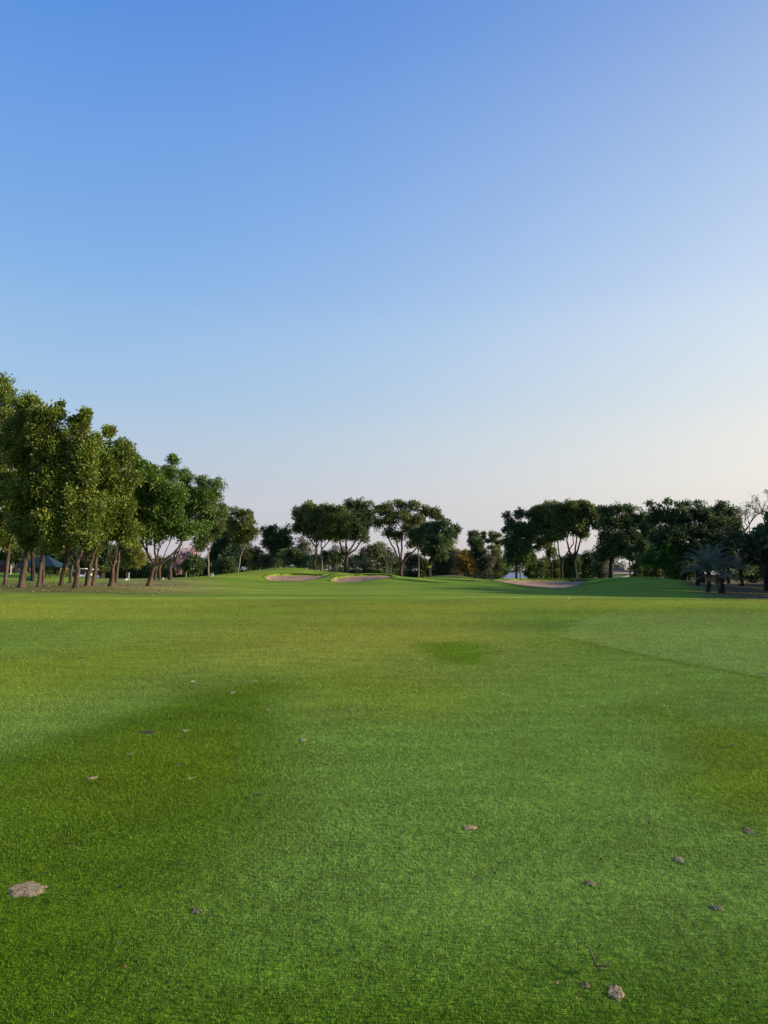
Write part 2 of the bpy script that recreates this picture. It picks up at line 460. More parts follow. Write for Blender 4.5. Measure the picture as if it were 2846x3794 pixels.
def tint(x, y):
    n = len(x)
    c = np.repeat(FAIR[None], n, 0)
    bands = wob(x * 0.1 + 3, y * 1.0, 1.7) * sstep(14, 24, y) * (1 - sstep(120, 140, y))
    w1, w2 = wob(x, y, 1.6), wob(x + 40, y - 10, 5.0)
    c = mixc(c, np.clip(sstep(2.8, 4.2, y + 0.25 * w1 + 0.12 * x) * (1 - sstep(60, 90, y)), 0, 1), PALE)  # paler turf, with the brightening towards flatter view angles painted in
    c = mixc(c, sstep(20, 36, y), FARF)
    c = c * (1 + bands[:, None] * np.array((0.27, 0.13, 0.2)))
    c = c * (1 + 0.10 * w1 + 0.08 * w2)[:, None]
    # yellower, drier turf: a broad band on the left
    yb = sstep(8, 19, y - 0.35 * x + w1) * (1 - sstep(33, 37, y)) * (1 - sstep(1.0, 6.0, x + w2)) * (0.55 + 0.45 * w2)
    c = mixc(c, np.clip(yb, 0, 1) * 0.75, YEL)
    yb = np.exp(-((y - 38 - 0.05 * x) / 3.5) ** 2) * (0.8 + 0.3 * w2)  # sunlit crest painted as a yellower band along the low rise before the hollow
    c = mixc(c, np.clip(yb, 0, 1) * 0.34, YEL)
    yb = sstep(7.5, 9, y) * (1 - sstep(11.5, 13, y)) * sstep(-1.6, -0.6, x) * (1 - sstep(0.4, 1.6, x)) * (0.6 + 0.4 * w1)
    c = mixc(c, np.clip(yb, 0, 1) * 0.2, YEL)
    for P, s, k, t in ((P_LEFT, 0.5, 0.85, DEEP), (P_RIGHT, 0.42, 0.8, OLIVE), (P_HEART, 0.42, 0.85, OLIVE * (0.82, 1.0, 0.5))):
        d = poly_sd(x, y, P) + 0.16 * w1 + 0.1 * wob(x, y, 0.35)
        c = mixc(c, k * sstep(s, -s, d), t)
    c = mixc(c, 0.38 * sstep(0.1, 0.9, wob(x * 1.1 - 7, y * 0.8 + 3, 1.9)) * (1 - sstep(16, 24, y)), OLIVE * 1.25)
    # olive middle of the deep patch
    c = mixc(c, 0.7 * np.exp(-(((x + 1.9) / 0.8) ** 2 + ((y - 6.3) / 1.3) ** 2)), OLIVE)
    rw = rough_w(x, y)
    c = mixc(c, rw * 0.5, ROUGH)
    edge = np.exp(-((x - np.interp(y, RX, RV)) / 0.12) ** 2) * sstep(9, 10, y) * (1 - sstep(17, 20, y))
    c = mixc(c, 0.5 * edge, DEEP)
    u = x / np.maximum(y, 1)
    # worn ground under the row on the left, bare earth under the trees on the right
    b = sstep(-0.24, -0.36, u + 0.02 * w1) * sstep(46, 53, y) * (1 - sstep(76, 86, y))
    c = mixc(c, np.clip(b * (0.62 + 0.3 * w1), 0, 1), BROWN * (0.85, 0.95, 0.8))
    b = sstep(-0.18, -0.3, u) * sstep(50, 60, y) * (1 - sstep(105, 118, y)) * sstep(-0.45, -0.3, u)
    c = mixc(c, np.clip(b * 0.7, 0, 1), TAN)
    b = sstep(0.40, 0.47, u + (y - 75) * 0.0012 + 0.012 * w1) * sstep(46, 52, y)
    c = mixc(c, np.clip(b * (0.95 + 0.1 * w1), 0, 1), BROWN * 0.8)
    b = np.exp(-(((x - 12.5) / 6.5) ** 2 + ((y - 147) / 8) ** 2)) * sstep(134, 138, y)
    c = mixc(c, np.clip(b * 1.2, 0, 1), TAN)
    b = sstep(150, 175, y)
    c = mixc(c, b, BROWN)
    return np.clip(c, 0.003, 1)

def turf_mat(name, blades):
    m, nt, b, out = mat_new(name)
    a = nd(nt, 'ShaderNodeVertexColor'); a.layer_name = 'tint'
    c = a.outputs[0]
    facs = []
    if blades:
        g = nd(nt, 'ShaderNodeNewGeometry')
        facs.append(rng_map(nt, g.outputs['Random Per Island'], 0.68, 1.34, 0, 1))
    else:
        facs.append(rng_map(nt, mapped_noise(nt, 9.0, (1, 0.7, 1), 6, 0.75), 0.68, 1.3))
        facs.append(rng_map(nt, mapped_noise(nt, 0.5, (0.25, 1, 1), 5, 0.65), 0.78, 1.22))
    facs.append(rng_map(nt, mapped_noise(nt, 2.2, (0.55, 1, 1), 3, 0.6), 0.86, 1.14))
    c = scale_col(nt, c, *facs)
    nt.links.new(c, b.inputs['Base Color'])
    b.inputs['Roughness'].default_value = 0.55 if blades else 0.85
    b.inputs['Specular IOR Level'].default_value = 0.12 if blades else 0.03
    if blades:
        t = nd(nt, 'ShaderNodeBsdfTranslucent'); nt.links.new(c, t.inputs[0])
        mx = nd(nt, 'ShaderNodeMixShader'); mx.inputs[0].default_value = 0.3
        nt.links.new(b.outputs[0], mx.inputs[1]); nt.links.new(t.outputs[0], mx.inputs[2])
        nt.links.new(mx.outputs[0], out.inputs[0])
    else:
        bp = nd(nt, 'ShaderNodeBump'); bp.inputs['Strength'].default_value = 0.7; bp.inputs['Distance'].default_value = 0.05
        nt.links.new(mapped_noise(nt, 14.0, (1, 1, 1), 5, 0.7), bp.inputs['Height'])
        nt.links.new(bp.outputs[0], b.inputs['Normal'])
    return m
TURF = turf_mat('turf', False)
BLADE = turf_mat('grass_blade', True)

def spl(xs, ys, t):
    return np.interp(t, xs, ys)

for B in BUNKERS:
    n = 64
    t = np.linspace(0, 1, n)
    s = 0.5 - 0.5 * np.cos(math.pi * t)          # finer towards both ends
    px = B['px'][0] + (B['px'][-1] - B['px'][0]) * s
    def sm(k):
        y = spl(B['px'], B[k], px)
        for _ in range(3): y[1:-1] = (y[:-2] + 2 * y[1:-1] + y[2:]) / 4
        return y
    fr, sa, li, df, db = (sm(k) for k in ('fr', 'sa', 'li', 'df', 'db'))
    B['F'] = np.array([at(px[i], fr[i], df[i]) for i in range(n)])
    B['S'] = np.array([at(px[i], sa[i], db[i]) for i in range(n)])
    B['poly'] = np.vstack([B['F'][:, :2], B['S'][::-1, :2]])

# the ground: one sheet to the horizon
def spaced(parts):
    v = []
    for a, b, st in parts: v += list(np.arange(a, b, st))
    return v
ys = np.array([-300, -150, -80, -40, -20, -10, -5] + spaced([(-2, 14, 0.3), (14, 42, 0.5), (42, 86, 0.9), (86, 124, 0.35), (124, 150, 0.7), (150, 190, 2.5), (190, 260, 10)]) + [260, 300, 380, 500, 700, 1000, 1500, 2200, 3200])
xh = np.array(spaced([(0.25, 6.5, 0.3), (6.5, 60, 0.5), (60, 100, 2.5), (100, 160, 12)]) + [160, 200, 280, 400, 600, 900, 1400, 2200, 3200])
xs = np.concatenate([-xh[::-1], [0.0], xh])
GX, GY = np.meshgrid(xs, ys)
gx, gy = GX.ravel(), GY.ravel()
gz = hgt(gx, gy)
gz += 0.006 * rough_w(gx, gy) + 0.012 * wob(gx, gy, 2.5) * (1 - sstep(60, 120, gy))
gz += 0.04 * wob(gx, gy, 7.0) * sstep(15, 40, gy) * (1 - sstep(80, 90, gy))
for B in BUNKERS:
    P = B['poly']
    m = (gx > P[:, 0].min() - 1) & (gx < P[:, 0].max() + 1) & (gy > P[:, 1].min() - 1) & (gy < P[:, 1].max() + 1)
    sd = poly_sd(gx[m], gy[m], P)
    gz[m] -= 1.6 * sstep(0.0, -0.5, sd)
nx, ny = len(xs), len(ys)
idx = np.arange(nx * ny).reshape(ny, nx)
gf = np.stack([idx[:-1, :-1], idx[:-1, 1:], idx[1:, 1:], idx[1:, :-1]], -1).reshape(-1, 4)
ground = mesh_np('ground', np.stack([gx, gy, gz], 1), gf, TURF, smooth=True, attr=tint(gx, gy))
tag(ground, kind='structure')

for B in BUNKERS:
    c = B['F'].mean(0) * 0.5 + B['S'].mean(0) * 0.5
    root = empty('sand_bunker', tuple(c), B['label'], 'sand bunker', 'sand bunkers around the green')
    n, mrow = len(B['F']), 14
    rows = []
    for k in range(mrow):
        v = k / (mrow - 1)
        a, b2 = B['F'], B['S']
        z = a[:, 2] - 0.04 + (b2[:, 2] - a[:, 2]) * (v ** 1.35) - 0.16 * np.minimum(1, (b2[:, 2] - a[:, 2])) * np.sin(math.pi * v)
        p = a + (b2 - a) * v
        z = z + 0.02 * wob(p[:, 0] * 3, p[:, 1] * 3, 1.0)
        rows.append(np.stack([p[:, 0], p[:, 1], z], 1))
    sb = MB(); sb.grid(rows); sb.build('sand', SAND, root)
    # the turf rim: rolls from the ground over the edge down to the sand
    ring = np.vstack([B['F'], B['S'][::-1]])
    tan_ = np.roll(ring, -1, 0) - np.roll(ring, 1, 0)
    nrm = np.stack([tan_[:, 1], -tan_[:, 0]], 1); nrm /= np.linalg.norm(nrm, axis=1)[:, None] + 1e-9
    back = np.concatenate([np.zeros(n), np.ones(n)])
    for _ in range(2): back = (np.roll(back, 1) + back * 2 + np.roll(back, -1)) / 4
    wb = 0.025 * wob(ring[:, 0] * 2, ring[:, 1] * 2, 0.8)
    prof = []
    for off, dz in ((0.75, -0.05), (0.5, 0.02), (0.2, 0.03), (0.03, 0.03), (-0.06, -0.02), (-0.02, -0.12), (0.05, -0.4)):
        q = ring[:, :2] + nrm * (off + wb)[:, None]
        g = hgt(q[:, 0], q[:, 1]) if off > 0 else hgt(ring[:, 0], ring[:, 1])
        z = g + dz * (0.35 + 0.65 * back) + (wb * 0.5 if off < 0.3 else 0)
        prof.append(np.stack([q[:, 0], q[:, 1], z], 1))
    V = np.vstack(prof); nn = len(ring)
    ii = np.arange(nn); fl = []
    for k in range(len(prof) - 1):
        fl.append(np.stack([k * nn + ii, k * nn + (ii + 1) % nn, (k + 1) * nn + (ii + 1) % nn, (k + 1) * nn + ii], 1))
    col = tint(V[:, 0], V[:, 1]) * np.array((0.62, 0.72, 0.7)); col[5 * nn:] = (0.06, 0.05, 0.03)  # rim grass painted darker to offset the sunlight on its steep face
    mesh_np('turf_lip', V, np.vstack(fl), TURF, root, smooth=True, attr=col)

# ------------------------------------------------------------------ trees
LM = dict(
    row=leaf_mat('row_leaf', [(0, (0.042, 0.09, 0.01)), (0.4, (0.088, 0.145, 0.018)), (0.75, (0.155, 0.195, 0.03)), (1, (0.26, 0.25, 0.06))], 0.3, 0.45, 0.35),
    rowgreen=leaf_mat('row_green_leaf', [(0, (0.034, 0.085, 0.012)), (0.5, (0.075, 0.145, 0.02)), (0.9, (0.135, 0.2, 0.036)), (1, (0.22, 0.25, 0.06))], 0.3, 0.45, 0.35),
    yellowgreen=leaf_mat('yellow_green_leaf', [(0, (0.12, 0.15, 0.025)), (0.6, (0.22, 0.24, 0.045)), (1, (0.32, 0.31, 0.08))], 0.35),
    dark=leaf_mat('dark_leaf', [(0, (0.035, 0.068, 0.032)), (0.6, (0.072, 0.122, 0.046)), (1, (0.135, 0.18, 0.06))], 0.32),
    mid=leaf_mat('mid_leaf', [(0, (0.05, 0.088, 0.028)), (0.6, (0.1, 0.145, 0.042)), (1, (0.18, 0.205, 0.06))], 0.34),
    olive=leaf_mat('olive_leaf', [(0, (0.05, 0.085, 0.02)), (0.6, (0.112, 0.142, 0.032)), (1, (0.2, 0.2, 0.052))], 0.28),
    bright=leaf_mat('bright_leaf', [(0, (0.03, 0.10, 0.015)), (0.6, (0.06, 0.16, 0.025)), (1, (0.11, 0.22, 0.04))], 0.3),
    autumn=leaf_mat('autumn_leaf', [(0, (0.13, 0.10, 0.02)), (0.6, (0.25, 0.18, 0.04)), (1, (0.36, 0.27, 0.07))], 0.3),
    grey=leaf_mat('grey_green_leaf', [(0, (0.06, 0.075, 0.045)), (0.6, (0.11, 0.125, 0.08)), (1, (0.17, 0.18, 0.12))], 0.25),
    pink=leaf_mat('pink_blossom', [(0, (0.36, 0.2, 0.22)), (0.6, (0.52, 0.32, 0.35)), (1, (0.62, 0.46, 0.47))], 0.35),
    magenta=leaf_mat('magenta_blossom', [(0, (0.2, 0.03, 0.12)), (0.6, (0.4, 0.12, 0.28)), (1, (0.75, 0.7, 0.75))], 0.3),
    palm=leaf_mat('palm_leaf', [(0, (0.08, 0.105, 0.065)), (0.6, (0.135, 0.17, 0.105)), (1, (0.2, 0.225, 0.15))], 0.35),
    cycad=leaf_mat('cycad_leaf', [(0, (0.07, 0.12, 0.02)), (0.6, (0.13, 0.18, 0.03)), (1, (0.2, 0.24, 0.05))], 0.25),
    straw=leaf_mat('dead_frond', [(0, (0.2, 0.12, 0.07)), (0.6, (0.3, 0.2, 0.13)), (1, (0.38, 0.28, 0.2))], 0.15),
)

def unit(v): return v / (np.linalg.norm(v, axis=-1, keepdims=True) + 1e-9)

def leaf_cloud(blobs, n, l, w, rng, clump=0.8, up=0.45, fill=1.0):
    """leaf quads on many small boughs (clumps) that fill the blobs (centre, radii) and leave gaps; returns V, F, bough centres per blob"""
    B, cents = [], []
    for c, r in blobs:
        m = max(5, int(fill * 1.9 * (r[0] * r[2]) / clump ** 2))
        d = unit(rng.normal(size=(m, 3)))
        rr = rng.uniform(0, 1, m) ** (1 / 2.3) * rng.uniform(0.82, 1.16, m)
        inner = np.maximum(0.25, 1 - 0.55 * clump / r)
        cc = c + d * rr[:, None] * r * inner
        cents.append(cc)
        rad_ = np.minimum(clump, 0.75 * r.min()) * rng.uniform(0.4, 1.35, m)
        B.append((cc, rad_))
    C_ = np.vstack([b[0] for b in B]); R_ = np.concatenate([b[1] for b in B])
    k = rng.choice(len(C_), n, p=R_ ** 2 / (R_ ** 2).sum())
    d = unit(rng.normal(size=(n, 3)) + np.array((0, 0, 0.3)))
    an = rng.uniform(0.55, 1.4, (len(C_), 3)) * np.array((1, 1, 0.85))
    pos = C_[k] + d * (R_[k] * rng.uniform(0.35, 1.3, n))[:, None] * an[k] + rng.normal(size=(n, 3)) * 0.08
    dr = unit(d + np.array((0, 0, up)) + rng.normal(size=pos.shape) * 0.5)
    sd = unit(np.cross(dr, rng.normal(size=pos.shape)))
    L = (l * rng.uniform(0.6, 1.25, n))[:, None]; W = (w * rng.uniform(0.7, 1.2, n))[:, None]
    tip = pos + dr * L; tip[:, 2] -= L[:, 0] * 0.15
    V = np.stack([pos, pos + dr * L * 0.5 + sd * W * 0.5, tip, pos + dr * L * 0.5 - sd * W * 0.5], 1).reshape(-1, 3)
    return V, np.arange(len(V)).reshape(-1, 4), cents

def curve(p0, p1, rng, n=6, bend=0.12, rise=0.25):
    p0, p1 = np.asarray(p0, float), np.asarray(p1, float)
    L = np.linalg.norm(p1 - p0)
    mid = (p0 + p1) / 2 + rng.normal(size=3) * bend * L
    mid[:2] += (p1 - p0)[:2] * rise * 0.5
    mid[2] -= L * rise * 0.18
    t = np.linspace(0, 1, n)[:, None]
    P = (1 - t) ** 2 * p0 + 2 * t * (1 - t) * mid + t ** 2 * p1
    P[1:-1] += rng.normal(size=(n - 2, 3)) * 0.012 * L
    return list(P)

def tree(px, D, tr, trunk, blobs, leaf, n, l, w, label, group, name='tree', cat='tree', bark=None, seed=0, clump=0.8, up=0.45,
         fill=1.0, subs=7, depth=0.85, limbs=None):
    """px, D: foot of the trunk; tr: its radius; trunk: photograph points (px, py) of the trunk above the foot, the last one the fork;
    blobs: (px, py, rx, ry[, dD]) of the crown in photograph units; limbs: extra limb lines from the fork"""
    rng = np.random.default_rng(1000 + seed)
    n = int(n * (1.75 if group == ROWG else 1.5))
    if group in (GRNG, RGTG): blobs = [(b[0], b[1], b[2] * 1.1, b[3] * 1.12) for b in blobs]
    g = drop(px, D)
    k = D / F
    root = empty(name, tuple(g), label, cat, group)
    W = []
    for b in blobs:
        dd = b[4] if len(b) > 4 else rng.uniform(-0.4, 0.4) * b[2] * k
        c = at(b[0], b[1], D + dd)
        kk = (D + dd) / F
        W.append((c, np.array((b[2] * kk, b[2] * kk * depth, b[3] * kk))))
    mb = MB()
    P = [g + (0, 0, -0.15), g + (0, 0, 0.02)]
    R = [tr * 1.5, tr * 1.32]
    pts = [at(q[0], q[1], D) for q in trunk]
    p1 = pts[0]
    P.append(g + (p1 - g) * min(0.18, 0.7 / max(1.0, p1[2] - g[2]))); R.append(tr * 1.02)
    prev = g
    for i, p in enumerate(pts):
        f = 1 - 0.3 * (i + 1) / len(pts)
        m_ = prev * 0.45 + p * 0.55 + np.array((rng.normal() * tr * 0.25, rng.normal() * tr * 0.4, 0))
        if i > 0 or p[2] - g[2] > 1.5: P.append(m_); R.append(tr * (f + 0.1))
        P.append(p); R.append(tr * f); prev = p
    mb.tube(P, R, 10, rng, 0.06)
    fork = pts[-1]
    V, Fq, cents = leaf_cloud(W, n, l, w, rng, clump, up, fill)
    ends = []
    if limbs:
        for line in limbs:
            r0 = tr * 0.62
            q = [fork] + [at(a[0], a[1], D + (a[2] if len(a) > 2 else 0)) for a in line]
            Q, RR = [], []
            for i in range(len(q) - 1):
                seg = curve(q[i], q[i + 1], rng, 5, 0.05, 0.0)
                Q += seg[(1 if i else 0):]
            RR = list(np.linspace(r0, tr * 0.22, len(Q)))
            mb.tube(Q, RR, 7, rng, 0.06); ends += Q[len(Q) // 2:]
    for (c, r), cc in zip(W, cents):
        src = fork
        if ends:
            e = np.array(ends); src = e[np.argmin(((e - c) ** 2).sum(1))]
        rl = tr * (0.5 if not ends else 0.3) * min(1.0, 0.45 + r[0] / 3.5)
        tgt = c + np.array((0, 0, -0.15 * r[2]))
        path = curve(src, tgt, rng, 7, 0.035, 0.3)
        mb.tube(path, list(np.linspace(rl, rl * 0.35, 7)), 6, rng, 0.08)
        for s_ in range(subs):
            t = cc[rng.integers(len(cc))]
            st = path[int(rng.integers(2, 7))]
            br = curve(st, t, rng, 5, 0.1, 0.2)
            r1 = rl * rng.uniform(0.25, 0.42)
            mb.tube(br, list(np.linspace(r1, max(0.008, r1 * 0.25), 5)), 5, None, 0, cap=False)
    mb.build('trunk', bark or BARK, root)
    mesh_np('crown', V, Fq, LM[leaf], root)
    return root

ROWG = 'trees in the row along the left of the fairway'
GRNG = 'trees behind the green and bunkers'
RGTG = 'trees on the right beyond the mound'
SHRG = 'shrubs under the trees behind the green'

NL, LL, LW = 15000, 0.27, 0.125
R = dict(group=ROWG, clump=0.62, up=0.5, fill=1.25)
tree(22, 67, 0.19, [(27, 2090), (32, 2015)], [(-30, 1480, 65, 95), (10, 1435, 42, 60), (30, 1590, 75, 110), (-30, 1700, 90, 140), (25, 1800, 80, 130), (10, 1945, 80, 80), (15, 2018, 42, 26)], 'row', 23000, LL, LW,
     'tallest tree, at the left edge of the photo, its crown cut off by the frame', limbs=[[(-20, 2030), (-70, 2000)], [(50, 1960)]], seed=1, **R)
tree(80, 57, 0.24, [(92, 2100), (102, 2035)], [(95, 1525, 45, 60), (125, 1490, 26, 38), (75, 1640, 70, 95), (120, 1730, 75, 110), (70, 1850, 80, 100), (105, 1960, 80, 62), (90, 2015, 55, 30)], 'row', 20000, LL, LW,
     'leaning tree, second trunk of the left row from the left edge, warm orange bark', limbs=[[(85, 1985)], [(125, 1990)], [(70, 2010, -1)]], seed=2, **R)
tree(146, 56, 0.165, [(150, 2110), (156, 2040)], [(165, 1560, 50, 65), (213, 1535, 24, 34), (225, 1500, 12, 16), (175, 1665, 65, 95), (165, 1800, 80, 110), (170, 1940, 80, 72), (190, 2012, 46, 32)], 'row', 17000, LL, LW,
     'straight slim tree, third trunk of the left row, just left of the green roof', limbs=[[(150, 1985)], [(172, 1995)]], seed=3, **R)
tree(123, 86, 0.24, [(121, 2090), (117, 2045)], [(120, 1930, 70, 80), (80, 1980, 50, 55), (160, 1980, 55, 50)], 'rowgreen', 9000, LL, LW,
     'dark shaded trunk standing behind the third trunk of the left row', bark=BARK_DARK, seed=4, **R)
tree(161, 76, 0.17, [(160, 2110), (158, 2050)], [(180, 1940, 55, 70), (150, 1985, 50, 50)], 'rowgreen', 8000, LL, LW,
     'short mottled trunk half hidden behind the third trunk of the left row', seed=5, **R)
tree(229, 64, 0.185, [(238, 2100), (248, 2052)], [(250, 1630, 38, 52), (245, 1730, 60, 85), (230, 1850, 70, 90), (225, 1960, 62, 60), (222, 2022, 36, 30), (262, 1990, 40, 40)], 'row', 14000, LL, LW,
     'leaning tree with orange lit trunk just right of the green pavilion roof', limbs=[[(240, 1990)], [(262, 2000, -1)]], seed=6, **R)
tree(261, 77, 0.165, [(263, 2120), (268, 2095)], [(265, 1900, 50, 70), (280, 1985, 45, 40)], 'rowgreen', 7000, LL, LW,
     'grey forked trunk behind the orange lit leaning trunk of the left row', limbs=[[(258, 2060), (262, 2010)], [(278, 2085), (282, 2040)]], seed=7, **R)
tree(282, 56, 0.2, [(288, 2110), (291, 2072)], [(320, 1545, 30, 36), (300, 1590, 42, 60), (270, 1560, 14, 18), (325, 1690, 55, 80), (290, 1800, 75, 95), (310, 1915, 75, 70), (265, 1965, 45, 45), (305, 2005, 55, 30)], 'row', 17000, LL, LW,
     'nearest trunk of the left row, warm barked, several crooked limbs from one low fork', limbs=[[(272, 2055), (254, 2050), (246, 2020)], [(276, 2040), (270, 1990)], [(303, 2055), (298, 2000)], [(322, 2065), (352, 2045), (366, 2005)]], seed=8, **R)
tree(325, 59, 0.215, [(328, 2120), (331, 2096)], [(355, 1640, 30, 40), (370, 1740, 55, 80), (355, 1850, 70, 85), (365, 1950, 60, 55), (345, 2028, 30, 26)], 'row', 13000, LL, LW,
     'grey forked tree in the left row directly in front of the white golf carts', limbs=[[(319, 2075), (317, 2030)], [(345, 2065), (362, 2020), (368, 1990)]], seed=9, **R)
tree(346, 61, 0.155, [(354, 2110), (361, 2050)], [(395, 1790, 50, 75), (385, 1900, 60, 75), (350, 1985, 40, 35)], 'row', 11000, LL, LW,
     'slender leaning grey trunk just right of the forked one before the golf carts', seed=10, **R)
tree(413, 60, 0.22, [(417, 2135), (418, 2105)], [(407, 1610, 30, 45), (420, 1680, 50, 65), (455, 1690, 40, 45), (435, 1790, 75, 90), (420, 1890, 80, 75), (450, 1975, 60, 45), (395, 1985, 45, 35)], 'row', 19000, LL, LW,
     'tree with a trunk split into two upright limbs, right of the small cycad palm', limbs=[[(404, 2060), (394, 2012)], [(428, 2070), (434, 2030)], [(418, 2060), (424, 2020)]], seed=11, **R)
tree(431, 77, 0.165, [(436, 2100), (440, 2045)], [(482, 1710, 40, 55), (500, 1790, 55, 85), (490, 1890, 65, 80), (460, 1960, 55, 55), (468, 2005, 42, 30)], 'row', 13000, LL, LW,
     'slim trunk close behind the tree with two upright limbs', seed=12, **R)
tree(552, 62, 0.2, [(562, 2130), (577, 2097)], [(530, 1735, 32, 42), (560, 1800, 55, 75), (520, 1880, 50, 75), (590, 1900, 70, 70), (640, 1940, 70, 60), (560, 1975, 60, 40), (650, 1850, 60, 70), (700, 1965, 40, 30)], 'rowgreen', 19000, LL, LW,
     'last big tree at the right end of the left row, with spreading bare limbs', limbs=[[(553, 2065), (527, 2010), (510, 1975)], [(545, 2040), (540, 1985)], [(574, 2050), (574, 1990)], [(620, 2070), (655, 2035), (672, 2005)]], seed=13, **R)
tree(575, 98, 0.15, [(580, 2100), (585, 2050)], [(600, 1800, 60, 70), (630, 1745, 40, 40), (645, 1705, 22, 24), (590, 1960, 60, 60)], 'rowgreen', 10000, LL, LW,
     'pale trunk seen just right of the last big leaning tree of the left row', seed=14, **R)
tree(593, 97, 0.175, [(591, 2110), (598, 2075)], [(690, 1770, 40, 35), (680, 1830, 60, 60), (650, 1930, 70, 60)], 'rowgreen', 10000, LL, LW,
     'pale trunk forking low, between the last leaning tree and the thick pale tree', limbs=[[(608, 2060), (625, 2020)]], seed=15, **R)
tree(632, 96, 0.28, [(631, 2120), (634, 2090)], [(742, 1800, 45, 40), (800, 1800, 26, 34), (775, 1850, 52, 50), (720, 1880, 70, 60), (790, 1910, 48, 35), (740, 1950, 60, 42), (835, 1920, 22, 28), (690, 1960, 40, 40)], 'rowgreen', 16000, LL, LW,
     'thick pale trunk bending right, with a rounded green crown, left of the pink tree', limbs=[[(645, 2060), (668, 2015)], [(655, 2075), (663, 2040), (676, 2005)]], seed=16, **R)

BK = dict(group='trees on the lawn behind left row', clump=0.8)
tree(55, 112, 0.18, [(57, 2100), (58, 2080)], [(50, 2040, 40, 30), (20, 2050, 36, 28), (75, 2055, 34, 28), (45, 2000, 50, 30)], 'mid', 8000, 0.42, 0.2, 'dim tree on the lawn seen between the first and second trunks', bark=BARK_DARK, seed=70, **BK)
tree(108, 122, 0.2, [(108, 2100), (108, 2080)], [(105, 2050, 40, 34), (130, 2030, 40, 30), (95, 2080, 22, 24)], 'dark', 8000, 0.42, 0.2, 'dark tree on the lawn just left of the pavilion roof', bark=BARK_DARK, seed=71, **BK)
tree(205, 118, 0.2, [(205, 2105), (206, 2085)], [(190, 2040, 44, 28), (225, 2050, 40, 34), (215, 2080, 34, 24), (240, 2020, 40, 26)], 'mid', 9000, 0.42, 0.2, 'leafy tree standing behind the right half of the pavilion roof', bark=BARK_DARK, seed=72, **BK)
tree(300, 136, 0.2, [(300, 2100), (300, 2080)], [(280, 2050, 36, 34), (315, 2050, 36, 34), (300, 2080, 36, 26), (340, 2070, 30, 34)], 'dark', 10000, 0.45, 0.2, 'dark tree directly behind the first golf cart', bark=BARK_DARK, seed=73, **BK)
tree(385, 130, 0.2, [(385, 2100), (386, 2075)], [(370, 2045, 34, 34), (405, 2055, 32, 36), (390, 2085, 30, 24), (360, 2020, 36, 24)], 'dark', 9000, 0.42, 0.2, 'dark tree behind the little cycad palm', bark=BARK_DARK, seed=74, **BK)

# ---- between the row and the mound
T = dict(group=GRNG, clump=0.6, fill=1.6, subs=14)
tree(472, 112, 0.12, [(468, 2125), (470, 2105)], [(455, 2040, 25, 50), (490, 2030, 30, 45), (510, 2065, 25, 45), (475, 2080, 30, 35)], 'yellowgreen', 6000, 0.4, 0.16,
     'yellow green tree behind the row, over the small white box', limbs=[[(480, 2090)], [(456, 2085)]], seed=20, **T)
tree(690, 122, 0.11, [(689, 2120), (691, 2108)], [(688, 2055, 38, 22), (700, 2075, 50, 28), (670, 2095, 40, 24), (715, 2060, 24, 20)], 'pink', 2600, 0.3, 0.2,
     'pink blossoming tree with thin bare twigs and two pale stems', bark=BARK_PALE, clump=0.5, fill=0.8, subs=30, group=GRNG, limbs=[[(682, 2090)], [(700, 2092)], [(697, 2075)]], seed=21)
tree(716, 116, 0.13, [(717, 2118), (716, 2108)], [(717, 2082, 30, 24), (700, 2095, 22, 20), (730, 2098, 20, 20)], 'dark', 6000, 0.4, 0.17, 'low round dark tree in front of the pink tree', seed=22, **T)
tree(773, 116, 0.14, [(773, 2090), (772, 2042)], [(748, 1985, 30, 45), (800, 1955, 30, 40), (772, 1990, 18, 28), (760, 1935, 40, 28), (822, 1895, 26, 24), (745, 2025, 22, 22)], 'mid', 7000, 0.4, 0.17,
     'slim pale trunk with a short side stub, beside the framed white panel', bark=BARK_PALE, limbs=[[(758, 2022), (748, 2008)], [(782, 2018), (788, 1985)]], seed=23, **T)
tree(835, 150, 0.2, [(832, 2090), (834, 2070)], [(830, 1990, 45, 50), (850, 1960, 35, 40), (835, 2040, 50, 45), (810, 2065, 35, 40), (860, 2030, 35, 45), (790, 2050, 20, 40)], 'dark', 11000, 0.5, 0.22,
     'dark dense tree between the slim pale trunk and the grassy mound', bark=BARK_DARK, seed=24, **T)
tree(879, 138, 0.17, [(888, 2085), (890, 2062)], [(880, 1905, 26, 20), (924, 1912, 15, 24), (905, 1945, 38, 34), (865, 1965, 32, 36), (925, 1975, 30, 34), (895, 1995, 36, 26), (850, 1930, 16, 22)], 'olive', 8000, 0.42, 0.2,
     'slender open crowned tree with a crooked pale trunk left of the grassy mound', bark=BARK_PALE, limbs=[[(872, 2010), (860, 1970)], [(898, 2010), (905, 1950)], [(915, 2015), (930, 1975)]], seed=25, **T)
tree(1032, 152, 0.2, [(1030, 2085), (1032, 2060)], [(1018, 1995, 26, 30), (985, 1975, 20, 24), (1010, 1962, 24, 16), (1052, 1975, 30, 28), (990, 2010, 22, 20), (1045, 2015, 34, 28), (1020, 2045, 30, 30), (1060, 2000, 18, 26)], 'dark', 8000, 0.42, 0.2,
     'thin topped dark tree straight behind the top of the grassy mound', bark=BARK_DARK, limbs=[[(1000, 2020), (980, 1965)], [(1040, 2020)]], seed=26, **T)
